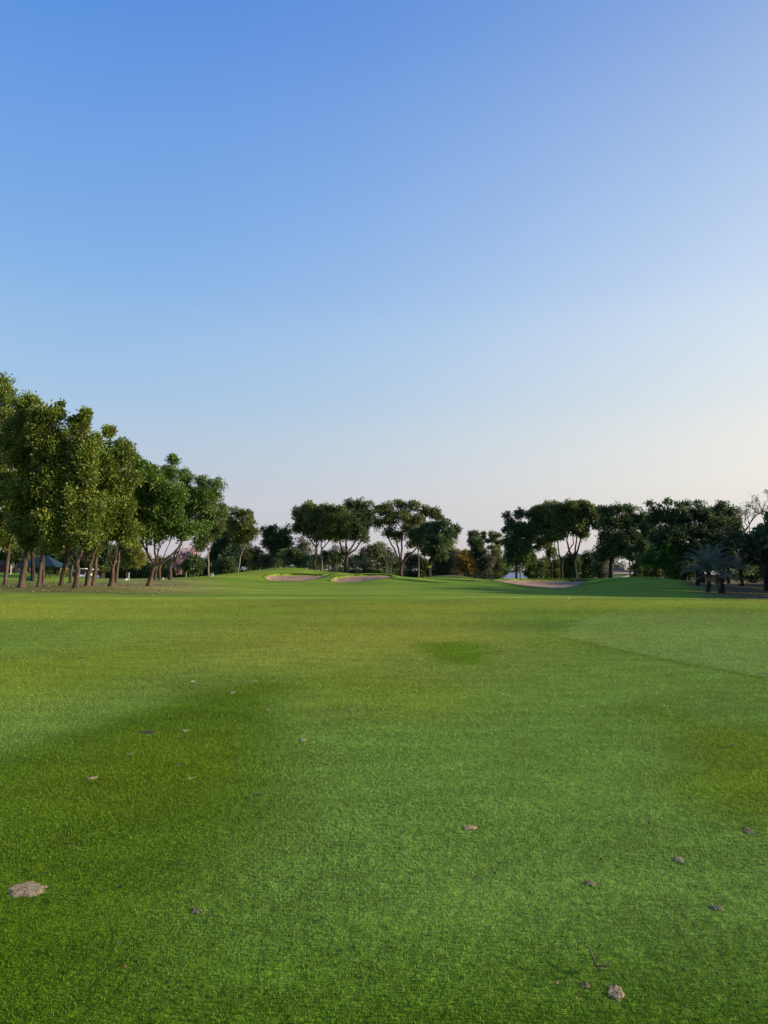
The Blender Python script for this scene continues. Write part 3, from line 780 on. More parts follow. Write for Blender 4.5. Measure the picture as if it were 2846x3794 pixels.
tree(1166, 150, 0.3, [(1168, 2060), (1172, 2030)], [(1110, 1905, 28, 26), (1140, 1885, 32, 22), (1105, 1945, 24, 26), (1145, 1930, 42, 36), (1180, 1905, 36, 34), (1185, 1960, 44, 36), (1130, 1970, 26, 16)], 'mid', 12000, 0.48, 0.22,
     'broad rounded dark tree directly right of the mound top, leftmost of the big three', limbs=[[(1150, 2000), (1125, 1960)], [(1172, 1990)], [(1185, 2005)]], seed=27, **T)
tree(1191, 147, 0.24, [(1190, 2055), (1192, 2035)], [(1215, 1890, 32, 24), (1240, 1910, 40, 36), (1220, 1950, 46, 40), (1265, 1945, 36, 36), (1195, 1985, 36, 26), (1250, 1985, 34, 26)], 'olive', 12000, 0.48, 0.22,
     'tree with an olive brown crown between two darker big trees', bark=BARK_PALE, limbs=[[(1190, 1990), (1200, 1960)], [(1215, 2010), (1240, 1975)]], seed=28, **T)
tree(1283, 155, 0.42, [(1282, 2085), (1286, 2060)], [(1300, 1872, 42, 22), (1345, 1885, 36, 28), (1370, 1915, 22, 28), (1290, 1915, 50, 36), (1340, 1935, 44, 40), (1300, 1975, 50, 36), (1345, 1980, 26, 30)], 'dark', 14000, 0.48, 0.22,
     'tallest dark rounded tree behind the middle bunker', bark=BARK, limbs=[[(1262, 2020), (1255, 1975)], [(1282, 2010), (1290, 1960)], [(1305, 2025), (1330, 1980)], [(1318, 2035), (1360, 1975)]], seed=29, **T)
tree(1487, 147, 0.36, [(1487, 2105), (1488, 2090)], [(1408, 1895, 22, 26), (1438, 1880, 28, 18), (1482, 1872, 32, 18), (1530, 1876, 32, 18), (1570, 1898, 30, 22), (1615, 1906, 26, 20), (1636, 1925, 14, 14), (1405, 1935, 22, 26), (1450, 1925, 34, 30), (1500, 1920, 36, 30), (1550, 1930, 34, 26), (1440, 1975, 24, 22), (1520, 1965, 36, 30), (1480, 1985, 24, 20), (1525, 2015, 30, 18)], 'olive', 13000, 0.42, 0.2,
     'big open tree with spreading visible limbs in the middle, left of the yellow flag', limbs=[[(1472, 2065), (1445, 2005), (1415, 1940)], [(1478, 2045), (1462, 1990), (1450, 1930)], [(1490, 2030), (1492, 1970), (1495, 1910)], [(1515, 2060), (1545, 2030), (1560, 1970), (1580, 1910)]], seed=30, **T)
tree(1551, 143, 0.15, [(1551, 2070), (1548, 2020)], [(1545, 1985, 30, 30), (1570, 1965, 24, 22)], 'mid', 4000, 0.45, 0.2, 'slim pale trunk between the big open tree and the dark tree behind the flag', bark=BARK_PALE, seed=31, **T)
tree(1590, 141, 0.3, [(1592, 2090), (1596, 2070)], [(1610, 1955, 38, 24), (1645, 1945, 26, 18), (1680, 1965, 26, 20), (1655, 1985, 34, 20), (1590, 1990, 32, 32), (1625, 2005, 38, 34), (1590, 2035, 36, 32), (1625, 2050, 32, 32)], 'dark', 14000, 0.46, 0.22,
     'dark dense tree standing directly behind the yellow flag', bark=BARK_DARK, limbs=[[(1640, 2000), (1675, 1970)]], seed=32, **T)
tree(1655, 168, 0.15, [(1654, 2090), (1655, 2075)], [(1645, 2025, 20, 18), (1668, 2015, 18, 14), (1660, 2050, 30, 24), (1685, 2060, 22, 24), (1650, 2080, 26, 22)], 'yellowgreen', 6000, 0.42, 0.2,
     'sunlit yellow green tree behind the dark one at the flag', seed=33, **T)
tree(1762, 152, 0.2, [(1761, 2110), (1762, 2090)], [(1755, 1982, 20, 15), (1762, 2010, 28, 24), (1768, 2045, 28, 28), (1760, 2070, 26, 22)], 'dark', 8000, 0.45, 0.2,
     'narrow dark columnar tree left of the feathery one', bark=BARK_DARK, seed=34, **T)
tree(1818, 156, 0.16, [(1822, 2100), (1830, 2075)], [(1810, 1978, 24, 8), (1840, 1985, 26, 9), (1815, 2003, 28, 9), (1850, 2010, 22, 9), (1825, 2030, 28, 10), (1790, 1992, 16, 6), (1845, 2045, 22, 10)], 'olive', 5000, 0.34, 0.15,
     'feathery thin leaved tree in the gap left of the right hand group', limbs=[[(1845, 2050), (1835, 2000)], [(1825, 2040), (1815, 1995)]], seed=35, **T)

# ---- the right hand group
T2 = dict(group=RGTG, clump=0.6, fill=1.8, subs=12)
tree(1913, 134, 0.22, [(1914, 2100), (1916, 2080)], [(1877, 1915, 14, 16), (1890, 1935, 16, 14), (1925, 1907, 22, 14), (1960, 1912, 20, 16), (1885, 1965, 22, 22), (1925, 1960, 34, 32), (1955, 1980, 30, 36), (1900, 2010, 32, 34), (1945, 2030, 40, 36), (1895, 2060, 32, 34), (1935, 2075, 40, 30)], 'dark', 15000, 0.42, 0.2,
     'leftmost dark tree of the right hand group, foliage almost down to the blue roof', bark=BARK_DARK, limbs=[[(1905, 2030), (1885, 1960)], [(1930, 2030), (1945, 1960)]], seed=40, **T2)
tree(1929, 132, 0.16, [(1928, 2110), (1934, 2085)], [(1940, 2060, 26, 26)], 'mid', 2500, 0.42, 0.2, 'thin brown leaning stem in front of the blue roof', bark=BARK_PALE, seed=41, **T2)
tree(2044, 134, 0.2, [(2043, 2110), (2044, 2090)], [(1990, 1895, 24, 18), (2010, 1880, 26, 14), (1995, 1930, 30, 28), (2030, 1915, 30, 26), (1985, 1965, 26, 26), (2025, 1960, 30, 24), (2015, 2010, 30, 30), (2040, 2050, 22, 20)], 'mid', 11000, 0.42, 0.2,
     'tree with a small Y shaped dark trunk behind the widest bunker', bark=BARK_DARK, limbs=[[(2030, 2060), (2010, 1990), (2000, 1930)], [(2060, 2060), (2050, 1980), (2040, 1920)]], seed=42, **T2)
tree(2080, 132, 0.26, [(2080, 2100), (2084, 2080)], [(2060, 1880, 34, 18), (2090, 1890, 24, 20), (2060, 1930, 40, 30), (2100, 1930, 32, 32), (2070, 1975, 36, 26), (2040, 1990, 20, 20)], 'mid', 12000, 0.42, 0.2,
     'tree with a thick Y shaped dark trunk right of the smaller Y', bark=BARK_DARK, limbs=[[(2072, 2055), (2065, 1990), (2060, 1930)], [(2105, 2045), (2125, 2015), (2130, 1960)]], seed=43, **T2)
tree(2131, 130, 0.34, [(2129, 2100), (2128, 2082)], [(2120, 1872, 26, 14), (2155, 1870, 28, 14), (2185, 1890, 26, 20), (2130, 1910, 34, 28), (2170, 1920, 34, 30), (2135, 1960, 36, 28), (2165, 1975, 24, 22), (2210, 1905, 22, 22), (2215, 1945, 18, 16)], 'mid', 13000, 0.42, 0.2,
     'tree with long upright limbs from an ivy covered foot, right of the Y shaped trunks', bark=BARK_DARK, limbs=[[(2110, 2040), (2100, 2000), (2110, 1930)], [(2132, 2030), (2138, 1960)], [(2146, 2020), (2160, 1950)]], seed=44, **T2)
tree(2262, 122, 0.4, [(2264, 2090), (2270, 2062)], [(2245, 1895, 24, 20), (2290, 1888, 34, 16), (2335, 1892, 32, 16), (2262, 1935, 40, 34), (2315, 1935, 42, 36), (2355, 1930, 26, 30), (2250, 1985, 36, 34), (2300, 1995, 44, 36), (2350, 1990, 34, 36), (2265, 2040, 42, 28), (2320, 2045, 36, 22), (2230, 2050, 28, 36), (2385, 1925, 22, 30), (2395, 2000, 24, 40)], 'dark', 17000, 0.42, 0.2,
     'wide dark tree leaning over the white house with the brown roof', bark=BARK_DARK, limbs=[[(2285, 2010), (2300, 1940)], [(2258, 2010), (2250, 1950)]], seed=45, **T2)
tree(2333, 120, 0.12, [(2334, 2100), (2332, 2070)], [(2335, 2055, 22, 18), (2360, 2035, 22, 20)], 'mid', 3000, 0.42, 0.2, 'very thin dark stem right of the white house', bark=BARK_DARK, seed=46, **T2)
tree(2352, 118, 0.22, [(2352, 2125), (2354, 2112)], [(2385, 2020, 26, 24), (2400, 1960, 26, 40), (2370, 2065, 34, 20), (2400, 2050, 24, 24)], 'dark', 7000, 0.42, 0.2, 'tree dividing at the ground into several dark stems on the mound crest', bark=BARK_DARK,
     limbs=[[(2342, 2085), (2345, 2050)], [(2358, 2080), (2370, 2040)], [(2372, 2090), (2388, 2050)]], seed=47, **T2)
tree(2440, 106, 0.2, [(2428, 2125), (2430, 2100)], [(2425, 2050, 32, 18), (2460, 2030, 34, 16), (2410, 2078, 34, 18), (2450, 2065, 40, 22), (2490, 2050, 30, 24), (2470, 2090, 36, 22)], 'bright', 9000, 0.36, 0.16,
     'low bright green tree in front of the wide dark canopy', bark=BARK_DARK, seed=48, **T2)
tree(2600, 106, 0.4, [(2598, 2080), (2595, 2040)], [(2405, 1868, 20, 10), (2435, 1885, 30, 14), (2478, 1862, 24, 12), (2535, 1872, 38, 12), (2600, 1866, 32, 10), (2675, 1876, 28, 16), (2700, 1900, 26, 24), (2425, 1925, 30, 30), (2480, 1920, 46, 36), (2545, 1915, 46, 36), (2610, 1915, 48, 38), (2665, 1930, 44, 40), (2715, 1955, 34, 40), (2500, 1975, 50, 32), (2570, 1975, 50, 34), (2640, 1985, 54, 36), (2740, 2000, 34, 40), (2690, 2020, 44, 30), (2450, 1985, 40, 36), (2520, 2030, 54, 36), (2600, 2040, 54, 36), (2660, 2050, 44, 36)], 'dark', 34000, 0.4, 0.18,
     'huge wide flat topped dark tree towering over the palms', bark=BARK_DARK, limbs=[[(2540, 1990), (2480, 1930)], [(2600, 1970), (2610, 1920)], [(2650, 2000), (2690, 1950)]], seed=49, **T2)
tree(2850, 98, 0.3, [(2845, 2090), (2842, 2060)], [(2790, 2010, 36, 34), (2840, 1990, 36, 40), (2800, 2060, 40, 34), (2850, 2050, 36, 40), (2770, 2060, 26, 30)], 'dark', 11000, 0.4, 0.18,
     'dark leafy tree at the right edge below the bare branches', bark=BARK_DARK, seed=50, **T2)
tree(2700, 118, 0.25, [(2700, 2120), (2700, 2090)], [(2650, 2075, 40, 30), (2710, 2070, 44, 32), (2760, 2095, 40, 34), (2600, 2085, 40, 30)], 'dark', 9000, 0.42, 0.2,
     'low dark tree filling the shade behind the palms', bark=BARK_DARK, seed=51, **T2)
tree(2540, 112, 0.2, [(2545, 2120), (2545, 2100)], [(2530, 2065, 40, 28), (2500, 2100, 36, 28), (2560, 2095, 36, 28)], 'dark', 8000, 0.4, 0.18,
     'dark undergrowth tree left of the nearest palm', bark=BARK_DARK, seed=52, **T2)

for i, (px, D, h_) in enumerate(((3010, 88, 1900), (3080, 74, 1850), (3200, 100, 1900), (3330, 82, 1840), (3240, 66, 1870))):  # unseen trees with widened crowns, added to cast shade on the right mound
    tree(px, D, 0.3, [(px, 2080), (px + 5, 2040)], [(px, h_ + 40, 150, 70), (px - 80, h_ + 110, 140, 80), (px + 90, h_ + 100, 140, 80), (px, h_ + 160, 150, 70)], 'dark', 24000, 0.8, 0.42,
         ['nearest of the dark trees just past the right edge', 'tall dark tree past the right edge, second from it', 'farther dark tree past the right edge, behind the palms', 'broad dark tree well past the right edge', 'lower dark tree past the right edge toward the camera'][i], bark=BARK_DARK, seed=80 + i, **T2)

# ---- bare trees
def bare_tree(px, D, r, start, dirs, L, depth, label, group, bark, seed, tuft=0.0, leaf='olive'):
    rng = np.random.default_rng(seed)
    g = drop(px, D)
    root = empty('bare_tree', tuple(g), label, 'tree', group)
    mb = MB(); tips = []
    fork = at(start[0], start[1], D)
    mb.tube([g + (0, 0, -0.15), g + (0, 0, 0.05), g * 0.6 + fork * 0.4, fork], [r * 1.4, r * 1.2, r, r * 0.85], 9, rng, 0.07)
    def br(p, d, l, rr, k):
        q = p + d * l
        m = (p + q) / 2 + rng.normal(size=3) * l * 0.07
        mb.tube([p, m, q], [rr, rr * 0.85, rr * 0.68], 6 if k < 3 else 4, None, 0, cap=False)
        if k >= depth:
            tips.append(q); return
        if k >= depth - 2: tips.append(m)
        for _ in range(2 if rng.uniform() < 0.55 else 3):
            nd_ = unit(d + rng.normal(size=3) * 0.48 + np.array((0, 0, 0.12)))
            br(q, nd_, l * rng.uniform(0.68, 0.88), rr * rng.uniform(0.52, 0.7), k + 1)
    for d, f in dirs:
        br(fork, unit(np.array(d, dtype=float)), L * f, r * 0.6, 1)
    mb.build('trunk', bark, root)
    if tuft > 0:
        t = np.array(tips); t = t[rng.uniform(size=len(t)) < tuft]
        V, Fq, _ = leaf_cloud([(p, np.array((0.2, 0.2, 0.15))) for p in t], 9 * len(t), 0.2, 0.11, rng, 0.2, 0.3, 0.3)
        mesh_np('crown', V, Fq, LM[leaf], root)
    return root
bare_tree(2838, 84, 0.26, (2838, 2090), [((-0.62, 0.1, 0.9), 1.5), ((-0.1, -0.3, 1), 1.5), ((0.5, 0.2, 0.9), 1.3), ((-0.8, -0.2, 0.6), 1.1)], 1.58, 6,
     'half bare tree at the right edge with pale twigs against the sky', RGTG, BARK_DARK, 61, 0.4, 'mid')
bare_tree(1320, 136, 0.15, (1322, 2100), [((-0.7, 0, 0.8), 1), ((0.7, 0.2, 0.8), 1.2), ((0.1, 0.3, 1), 1), ((0.9, -0.2, 0.5), 1)], 1.25, 4, 'small bare branching tree behind the lip of the middle bunker', GRNG, BARK_PALE, 62, 0.35, 'olive')
bare_tree(1432, 138, 0.14, (1432, 2095), [((-0.35, 0, 1), 1.2), ((0.35, 0.2, 1), 1.2), ((0.05, 0.3, 1), 1.3), ((0.8, 0, 0.8), 1)], 1.25, 4, 'dead tan tree of tangled upright twigs left of the big open tree', GRNG, BARK_PALE, 63)
bare_tree(1180, 145, 0.1, (1150, 2090), [((-0.3, 0, 1), 1.2), ((0.35, 0.2, 1), 1.2), ((0.8, 0, 0.8), 1)], 1.2, 4, 'thin pale twiggy tree in the gap under the leftmost big tree', GRNG, BARK_PALE, 64, 0.6, 'grey')

# ---- shrubs
def shrub(px, D, blobs, leaf, n, label, group=SHRG, seed=0, l=0.4, w=0.18, name='shrub', cat='shrub'):
    rng = np.random.default_rng(3000 + seed)
    g = drop(px, D)
    root = empty(name, tuple(g), label, cat, group)
    W = []
    for b in blobs:
        k = D / F
        W.append((at(b[0], b[1] - 11, D), np.array((b[2] * k * 1.22, b[2] * k * 0.95, b[3] * k * 1.38))))
    if leaf not in ('magenta', 'autumn'):      # leafy down to the ground
        for b in blobs: W.append((at(b[0], 2129, D), np.array((b[2] * k * 1.05, b[2] * k * 0.8, 17 * k))))
    V, Fq, cents = leaf_cloud(W, int(n * 1.5), l, w, rng, 0.62, 0.45, 1.4)
    mb = MB()
    for (c, r), cc in zip(W, cents):
        for _ in range(4):
            t = cc[rng.integers(len(cc))]
            mb.tube(curve(g + np.array((rng.normal() * 0.25, rng.normal() * 0.25, -0.1)), t, rng, 5, 0.08), [0.06, 0.05, 0.04, 0.03, 0.015], 5, None, 0)
    mb.build('stem', BARK_PALE if leaf in ('autumn', 'grey') else BARK, root)
    mesh_np('foliage', V, Fq, LM[leaf], root)
    return root
for i, a in enumerate([
    (880, 146, [(870, 2075, 34, 34), (905, 2070, 32, 36), (850, 2095, 30, 26)], 'dark', 7000, 'dark shrub at the foot of the slender tree left of the mound'),
    (940, 148, [(940, 2065, 30, 36), (965, 2085, 26, 26)], 'mid', 5000, 'rounded dark green shrub rising behind the left slope of the mound'),
    (990, 145, [(985, 2085, 24, 24)], 'grey', 2800, 'greyish shrub between two dark ones behind the mound'),
    (1085, 144, [(1075, 2075, 34, 30), (1110, 2085, 32, 26)], 'dark', 6000, 'dark shrub behind the right shoulder of the mound'),
    (1130, 160, [(1125, 2040, 26, 28), (1105, 2055, 20, 22)], 'grey', 2600, 'thin grey green shrub showing through under the leftmost big tree'),
    (1240, 158, [(1225, 2085, 34, 30), (1250, 2070, 30, 30)], 'dark', 6000, 'dark shrub between the trunks of the big trees'),
    (1375, 160, [(1375, 2065, 36, 34), (1400, 2050, 24, 22), (1350, 2085, 30, 30)], 'mid', 7000, 'broad dark green shrub behind the small bare tree'),
    (1430, 162, [(1430, 2085, 34, 36)], 'dark', 5000, 'dark shrub behind the dead tan tree'),
    (1530, 158, [(1520, 2085, 26, 26), (1545, 2095, 22, 26)], 'grey', 4000, 'dull shrub right of the fork of the big open tree'),
    (1575, 150, [(1570, 2105, 26, 24)], 'mid', 3500, 'small green shrub just left of the flagstick'),
    (1640, 152, [(1630, 2100, 30, 28), (1655, 2095, 26, 26)], 'grey', 5000, 'grey green shrub just right of the flagstick'),
    (1690, 156, [(1690, 2090, 28, 30), (1675, 2110, 26, 22)], 'grey', 4500, 'grey brown shrub left of the yellowish autumn shrub'),
    (1728, 150, [(1725, 2085, 26, 28), (1740, 2105, 20, 26), (1715, 2110, 18, 18)], 'autumn', 5000, 'yellowish brown autumn shrub on the tan rise'),
    (1790, 146, [(1790, 2110, 24, 28), (1810, 2095, 24, 26)], 'grey', 4500, 'grey green shrub below the feathery tree'),
    (1845, 150, [(1845, 2105, 24, 30), (1835, 2070, 20, 20)], 'mid', 4500, 'green shrub left of the blue grey roof'),
    (1965, 140, [(1962, 2085, 22, 30), (1970, 2115, 16, 16)], 'olive', 4200, 'olive bushy shrub over the right half of the blue grey roof'),
    (1998, 146, [(1998, 2115, 20, 20)], 'dark', 3000, 'round dark shrub at the right end of the blue grey roof'),
    (2025, 150, [(2022, 2110, 18, 24)], 'olive', 2600, 'light leafy shrub left of the small Y shaped trunk'),
    (2063, 150, [(2062, 2115, 14, 22)], 'olive', 2600, 'pale green shrub between the two Y shaped trunks'),
    (2105, 140, [(2105, 2105, 22, 30), (2130, 2095, 22, 34)], 'dark', 5500, 'dark ivy shrub round the foot of the tree with upright limbs'),
    (2180, 142, [(2170, 2090, 28, 40), (2200, 2100, 30, 36), (2150, 2110, 22, 28)], 'dark', 8000, 'large dark shrub left of the white house'),
    (2225, 138, [(2228, 2110, 20, 28)], 'grey', 3500, 'grey green shrub touching the wide leaning dark tree'),
    (2420, 130, [(2410, 2130, 24, 14), (2440, 2125, 24, 18)], 'olive', 3500, 'low pale shrub on the skyline right of the several stems'),
    (470, 142, [(400, 2125, 40, 24), (450, 2130, 40, 22), (500, 2125, 40, 26), (545, 2120, 36, 28)], 'dark', 12000, 'long dark hedge behind the left row of trees'),
    (660, 140, [(660, 2120, 40, 20), (700, 2125, 40, 18), (625, 2130, 30, 14)], 'dark', 7000, 'dark low hedge under the pink tree'),
    (760, 150, [(755, 2110, 30, 22), (740, 2120, 26, 16)], 'grey', 3500, 'pale dry shrub behind the slim pale trunk'),
    (820, 142, [(815, 2110, 32, 26), (845, 2105, 30, 26)], 'dark', 6000, 'dark shrub right of the framed white panel'),
    (60, 135, [(60, 2070, 40, 24), (30, 2085, 30, 18)], 'mid', 4000, 'distant leafy shrub seen between the first two trunks'),
    (105, 132, [(100, 2090, 26, 30)], 'mid', 3500, 'green shrub seen between the second trunk and the dark trunk'),
    (215, 134, [(195, 2105, 40, 24), (225, 2095, 30, 30), (190, 2060, 40, 26)], 'mid', 7000, 'dark green shrub behind the green roofed pavilion'),
    (370, 150, [(290, 2090, 30, 36), (330, 2080, 30, 30), (370, 2100, 34, 40)], 'dark', 8000, 'dark shrub behind the white golf carts'),
    (240, 126, [(232, 2115, 14, 14)], 'autumn', 1500, 'brownish shrub right of the pavilion post'),
    (8, 118, [(4, 2112, 14, 9), (-14, 2116, 12, 10)], 'magenta', 1800, 'magenta and white flowering shrub at the left edge behind the first trunk'),
    (2500, 120, [(2490, 2125, 30, 24), (2540, 2130, 26, 18)], 'dark', 5000, 'dark shrub where the mound runs out left of the palms'),
    (2990, 80, [(2960, 2090, 60, 45), (3040, 2085, 70, 50), (3120, 2090, 60, 45)], 'dark', 14000, 'tall dark shrub just past the right edge beside the palms'),  # this and the next two: unseen, added to keep low sun off the mound
    (3150, 94, [(3080, 2095, 60, 40), (3160, 2090, 70, 45), (3240, 2095, 60, 40)], 'dark', 14000, 'dark shrub past the right edge, behind the tall one'),
    (3300, 70, [(3230, 2090, 70, 50), (3320, 2085, 80, 55)], 'dark', 12000, 'dark shrub past the right edge, nearest to the camera'),
    (1015, 166, [(1010, 2090, 34, 24)], 'mid', 4000, 'dark shrub under the thin topped tree, at the top of the mound'),
    (1160, 168, [(1150, 2095, 34, 20), (1185, 2090, 26, 22)], 'dark', 5000, 'low dark shrub showing between the two trunks right of the mound top'),
    (1310, 170, [(1310, 2095, 40, 20), (1345, 2100, 26, 18)], 'dark', 5000, 'dark shrub right of the thick trunk behind the middle bunker'),
    (1465, 168, [(1462, 2100, 26, 20)], 'dark', 3500, 'dark shrub at the foot of the big open tree'),
    (1605, 164, [(1600, 2105, 30, 20)], 'dark', 3500, 'dark shrub right behind the flagstick'),
    (1750, 166, [(1750, 2110, 30, 20)], 'dark', 3500, 'low dark shrub between the autumn shrub and the feathery tree'),
    (1880, 166, [(1872, 2112, 24, 18)], 'dark', 3000, 'dark shrub at the left end of the blue grey roof'),
    (2090, 166, [(2085, 2115, 36, 16), (2040, 2120, 24, 12)], 'dark', 4500, 'low dark shrubbery seen between the Y shaped trunks'),
    (2380, 150, [(2375, 2112, 30, 16)], 'mid', 3500, 'green shrub showing between the several stems on the crest'),
    (140, 140, [(140, 2105, 34, 20)], 'dark', 4000, 'dark shrub behind the lawn left of the pavilion post'),
    (615, 146, [(600, 2110, 34, 26), (640, 2100, 26, 24)], 'dark', 5500, 'tall dark shrub between the last leaning tree and the pink tree'),
    (2790, 126, [(2780, 2120, 30, 30), (2830, 2110, 30, 36)], 'dark', 6500, 'dark shrub at the far right behind the smaller palm'),
]): shrub(*a, seed=i)

# the far wood beyond, one mass
rng = np.random.default_rng(77)
W = []
for px in range(-700, 3600, 38):
    D = rng.uniform(205, 245); k = D / F
    W.append((at(px, rng.uniform(2086, 2116), D), np.array((rng.uniform(24, 40) * k, 3.0, rng.uniform(18, 34) * k))))
    W.append((at(px + 17, rng.uniform(2128, 2146), D - 3), np.array((rng.uniform(26, 40) * k, 3.0, rng.uniform(16, 24) * k))))
V, Fq, _ = leaf_cloud(W, 100000, 0.8, 0.4, rng, 1.2, 0.4, 1.2)
tag(mesh_np('far_wood', V, Fq, LM['dark']), 'low dark wood along the horizon behind all the trees', 'wood', kind='stuff')

# ---- palms
def palm(px, D, r, crown, nf, L, label, group, seed, leaf='palm', elev=(-0.1, 1.35), ll=0.5, trunk_mat=None, skirt=0, stiff=1.0, name='palm_tree'):
    rng = np.random.default_rng(4000 + seed)
    g = drop(px, D); top = at(crown[0], crown[1], D)
    root = empty(name, tuple(g), label, 'palm', group)
    mb = MB()
    n = 14; P = [g + (top - g) * t + np.array((0.05 * math.sin(3 * t), 0, 0)) for t in np.linspace(-0.03, 1, n)]
    mb.tube(P, [r * (1.25 - 0.25 * t) * (1 + (0.07 if i % 2 else -0.03)) for i, t in enumerate(np.linspace(0, 1, n))], 10, rng, 0.05)
    mb.build('trunk', trunk_mat or BARK_DARK, root)
    def frond(a, e, length, mat, wide):
        m = 26
        pts = []; p = top.copy() + np.array((0, 0, 0.05)); el = e
        for i in range(m):
            pts.append(p.copy())
            d = np.array((math.cos(a) * math.cos(el), math.sin(a) * math.cos(el), math.sin(el)))
            p = p + d * length / m
            el -= (0.018 + 0.075 * (i / m) ** 1.5) / stiff * (0.6 + 0.5 * math.cos(el))
        side = np.array((-math.sin(a), math.cos(a), 0))
        fb = MB()
        fb.tube(pts, list(np.linspace(0.035, 0.008, m)), 4, None, 0, cap=False)
        for i in range(4, m):
            for h in (0, 0.33, 0.66):
                t = (i + h) / m
                q = pts[i] if not h or i + 1 >= m else pts[i] * (1 - h) + pts[i + 1] * h
                dd = unit(pts[min(i + 1, m - 1)] - pts[i - 1])
                ln = wide * (math.sin(math.pi * min(1, 0.12 + t * 0.86)) ** 0.6) * rng.uniform(0.8, 1.1)
                for s in (-1, 1):
                    v = unit(side * s * 0.85 + dd * 0.55 + np.array((0, 0, rng.uniform(-0.2, 0.35))))
                    tip = q + v * ln + np.array((0, 0, -0.25 * ln))
                    wv = dd * 0.022
                    fb.poly([q - wv, q + wv, tip])
        fb.build('frond', mat, root)
    for i in range(nf):
        frond(i * 2.39996 + rng.uniform(-0.2, 0.2), elev[0] + (elev[1] - elev[0]) * ((i + 0.5) / nf) ** 0.8, L * rng.uniform(0.85, 1.1), LM[leaf], ll)
    for i in range(skirt):
        frond(i * 2.1 + 0.4, rng.uniform(-1.2, -0.9), L * 0.32, LM['straw'], ll * 0.6)
    return root
PG = 'palms on the bare earth at the right'
palm(2622, 76, 0.19, (2626, 2118), 26, 3.9, 'nearest feathery blue green palm with a dark straight trunk', PG, 1, elev=(0.1, 1.45), ll=0.6, stiff=0.8, skirt=5)
palm(2672, 75, 0.25, (2668, 2140), 12, 3.4, 'stout rough palm trunk just right of the nearest feathery palm', PG, 2, elev=(0.1, 1.3), ll=0.5, stiff=0.8, skirt=6)
palm(2746, 97, 0.22, (2744, 2112), 13, 4.0, 'smaller palm with long arching fronds, farther back on the right', PG, 3, elev=(0.2, 1.45), ll=0.5, stiff=0.75)
palm(2584, 88, 0.2, (2583, 2110), 8, 2.6, 'short dark palm stem behind and left of the nearest feathery palm', PG, 4, elev=(-0.3, 0.9), ll=0.45)
palm(376, 108, 0.2, (377, 2116), 22, 1.1, 'small yellow green cycad palm with a pale brown skirt, right of the golf carts', 'palms in the left row', 5, leaf='cycad', elev=(0.05, 1.4), ll=0.22, trunk_mat=BARK, skirt=8, stiff=1.6)

# ------------------------------------------------------------------ buildings, carts and small things
def hip_house(px, D, eave_py, half_w, depth, ridge_h, wall, roof, label, rz=0.0, wall_h=2.8, win=True, ridge=0.5, over=0.5, group='houses beyond the trees'):
    a, b = ray(px, eave_py)
    x, ez = a * D, EYE + b * D
    root = empty('house', (x, D, ez - wall_h), label, 'house', group, rz)
    hw, hd = half_w, depth / 2
    m = MB(); m.box((0, 0, wall_h / 2), (2 * hw, 2 * hd, wall_h)); m.build('wall', wall, root, local=True)
    m = MB(); o = over; z0 = wall_h + 0.003; zt = wall_h + ridge_h
    c = [(-hw - o, -hd - o, z0), (hw + o, -hd - o, z0), (hw + o, hd + o, z0), (-hw - o, hd + o, z0)]
    r1, r2 = (-hw * ridge, 0, zt), (hw * ridge, 0, zt)
    e = [(p[0], p[1], p[2] + 0.14) for p in c]
    m.poly([e[0], e[1], r2, r1]); m.poly([e[2], e[3], r1, r2]); m.poly([e[1], e[2], r2]); m.poly([e[3], e[0], r1]); m.poly(list(reversed(c)))
    rf = m.build('roof', roof, root, local=True)
    m = MB()
    for i in range(4): m.poly([c[i], c[(i + 1) % 4], e[(i + 1) % 4], e[i]])
    m.build('fascia', WHITE, root, local=True)
    if win:
        for wx in (-hw * 0.5, hw * 0.62):
            m = MB(); m.box((wx, -hd - 0.03, 1.35), (1.5, 0.06, 1.6)); wo = m.build('window', WHITE, root, local=True)
            m = MB(); 
            for k in (-0.47, 0, 0.47): m.box((wx + k, -hd - 0.065, 1.32), (0.36, 0.02, 1.3))
            m.build('pane', GLASS, wo, local=True)
    return root
hip_house(2262, 152, 2125, 2.4, 8, 1.4, WALLW, BROWNROOF, 'white walled house with a brown tiled hip roof behind the mound', wall_h=3.0, ridge=0.25, over=0.8, rz=0.1)
hip_house(1925, 165, 2144, 3.9, 8, 1.35, WALLW, GREYROOF, 'low house with a blue grey roof and white eaves behind the widest bunker', ridge=0.55)
hip_house(1725, 190, 2085, 5, 8, 3.1, WALLB, BROWNROOF, 'house of which only the brown ridge shows above the autumn shrub', wall_h=5.2, ridge=0.3)
hip_house(1820, 195, 2103, 2.6, 7, 1.9, WALLB, BROWNROOF, 'house with a dark brown gable roof under the feathery tree', wall_h=4.0, ridge=0.15)
hip_house(2402, 170, 2126, 2.0, 6, 0.9, WALLW, ORANGEROOF, 'house with a small orange roof seen between the stems on the mound crest', wall_h=3.0, ridge=0.3)

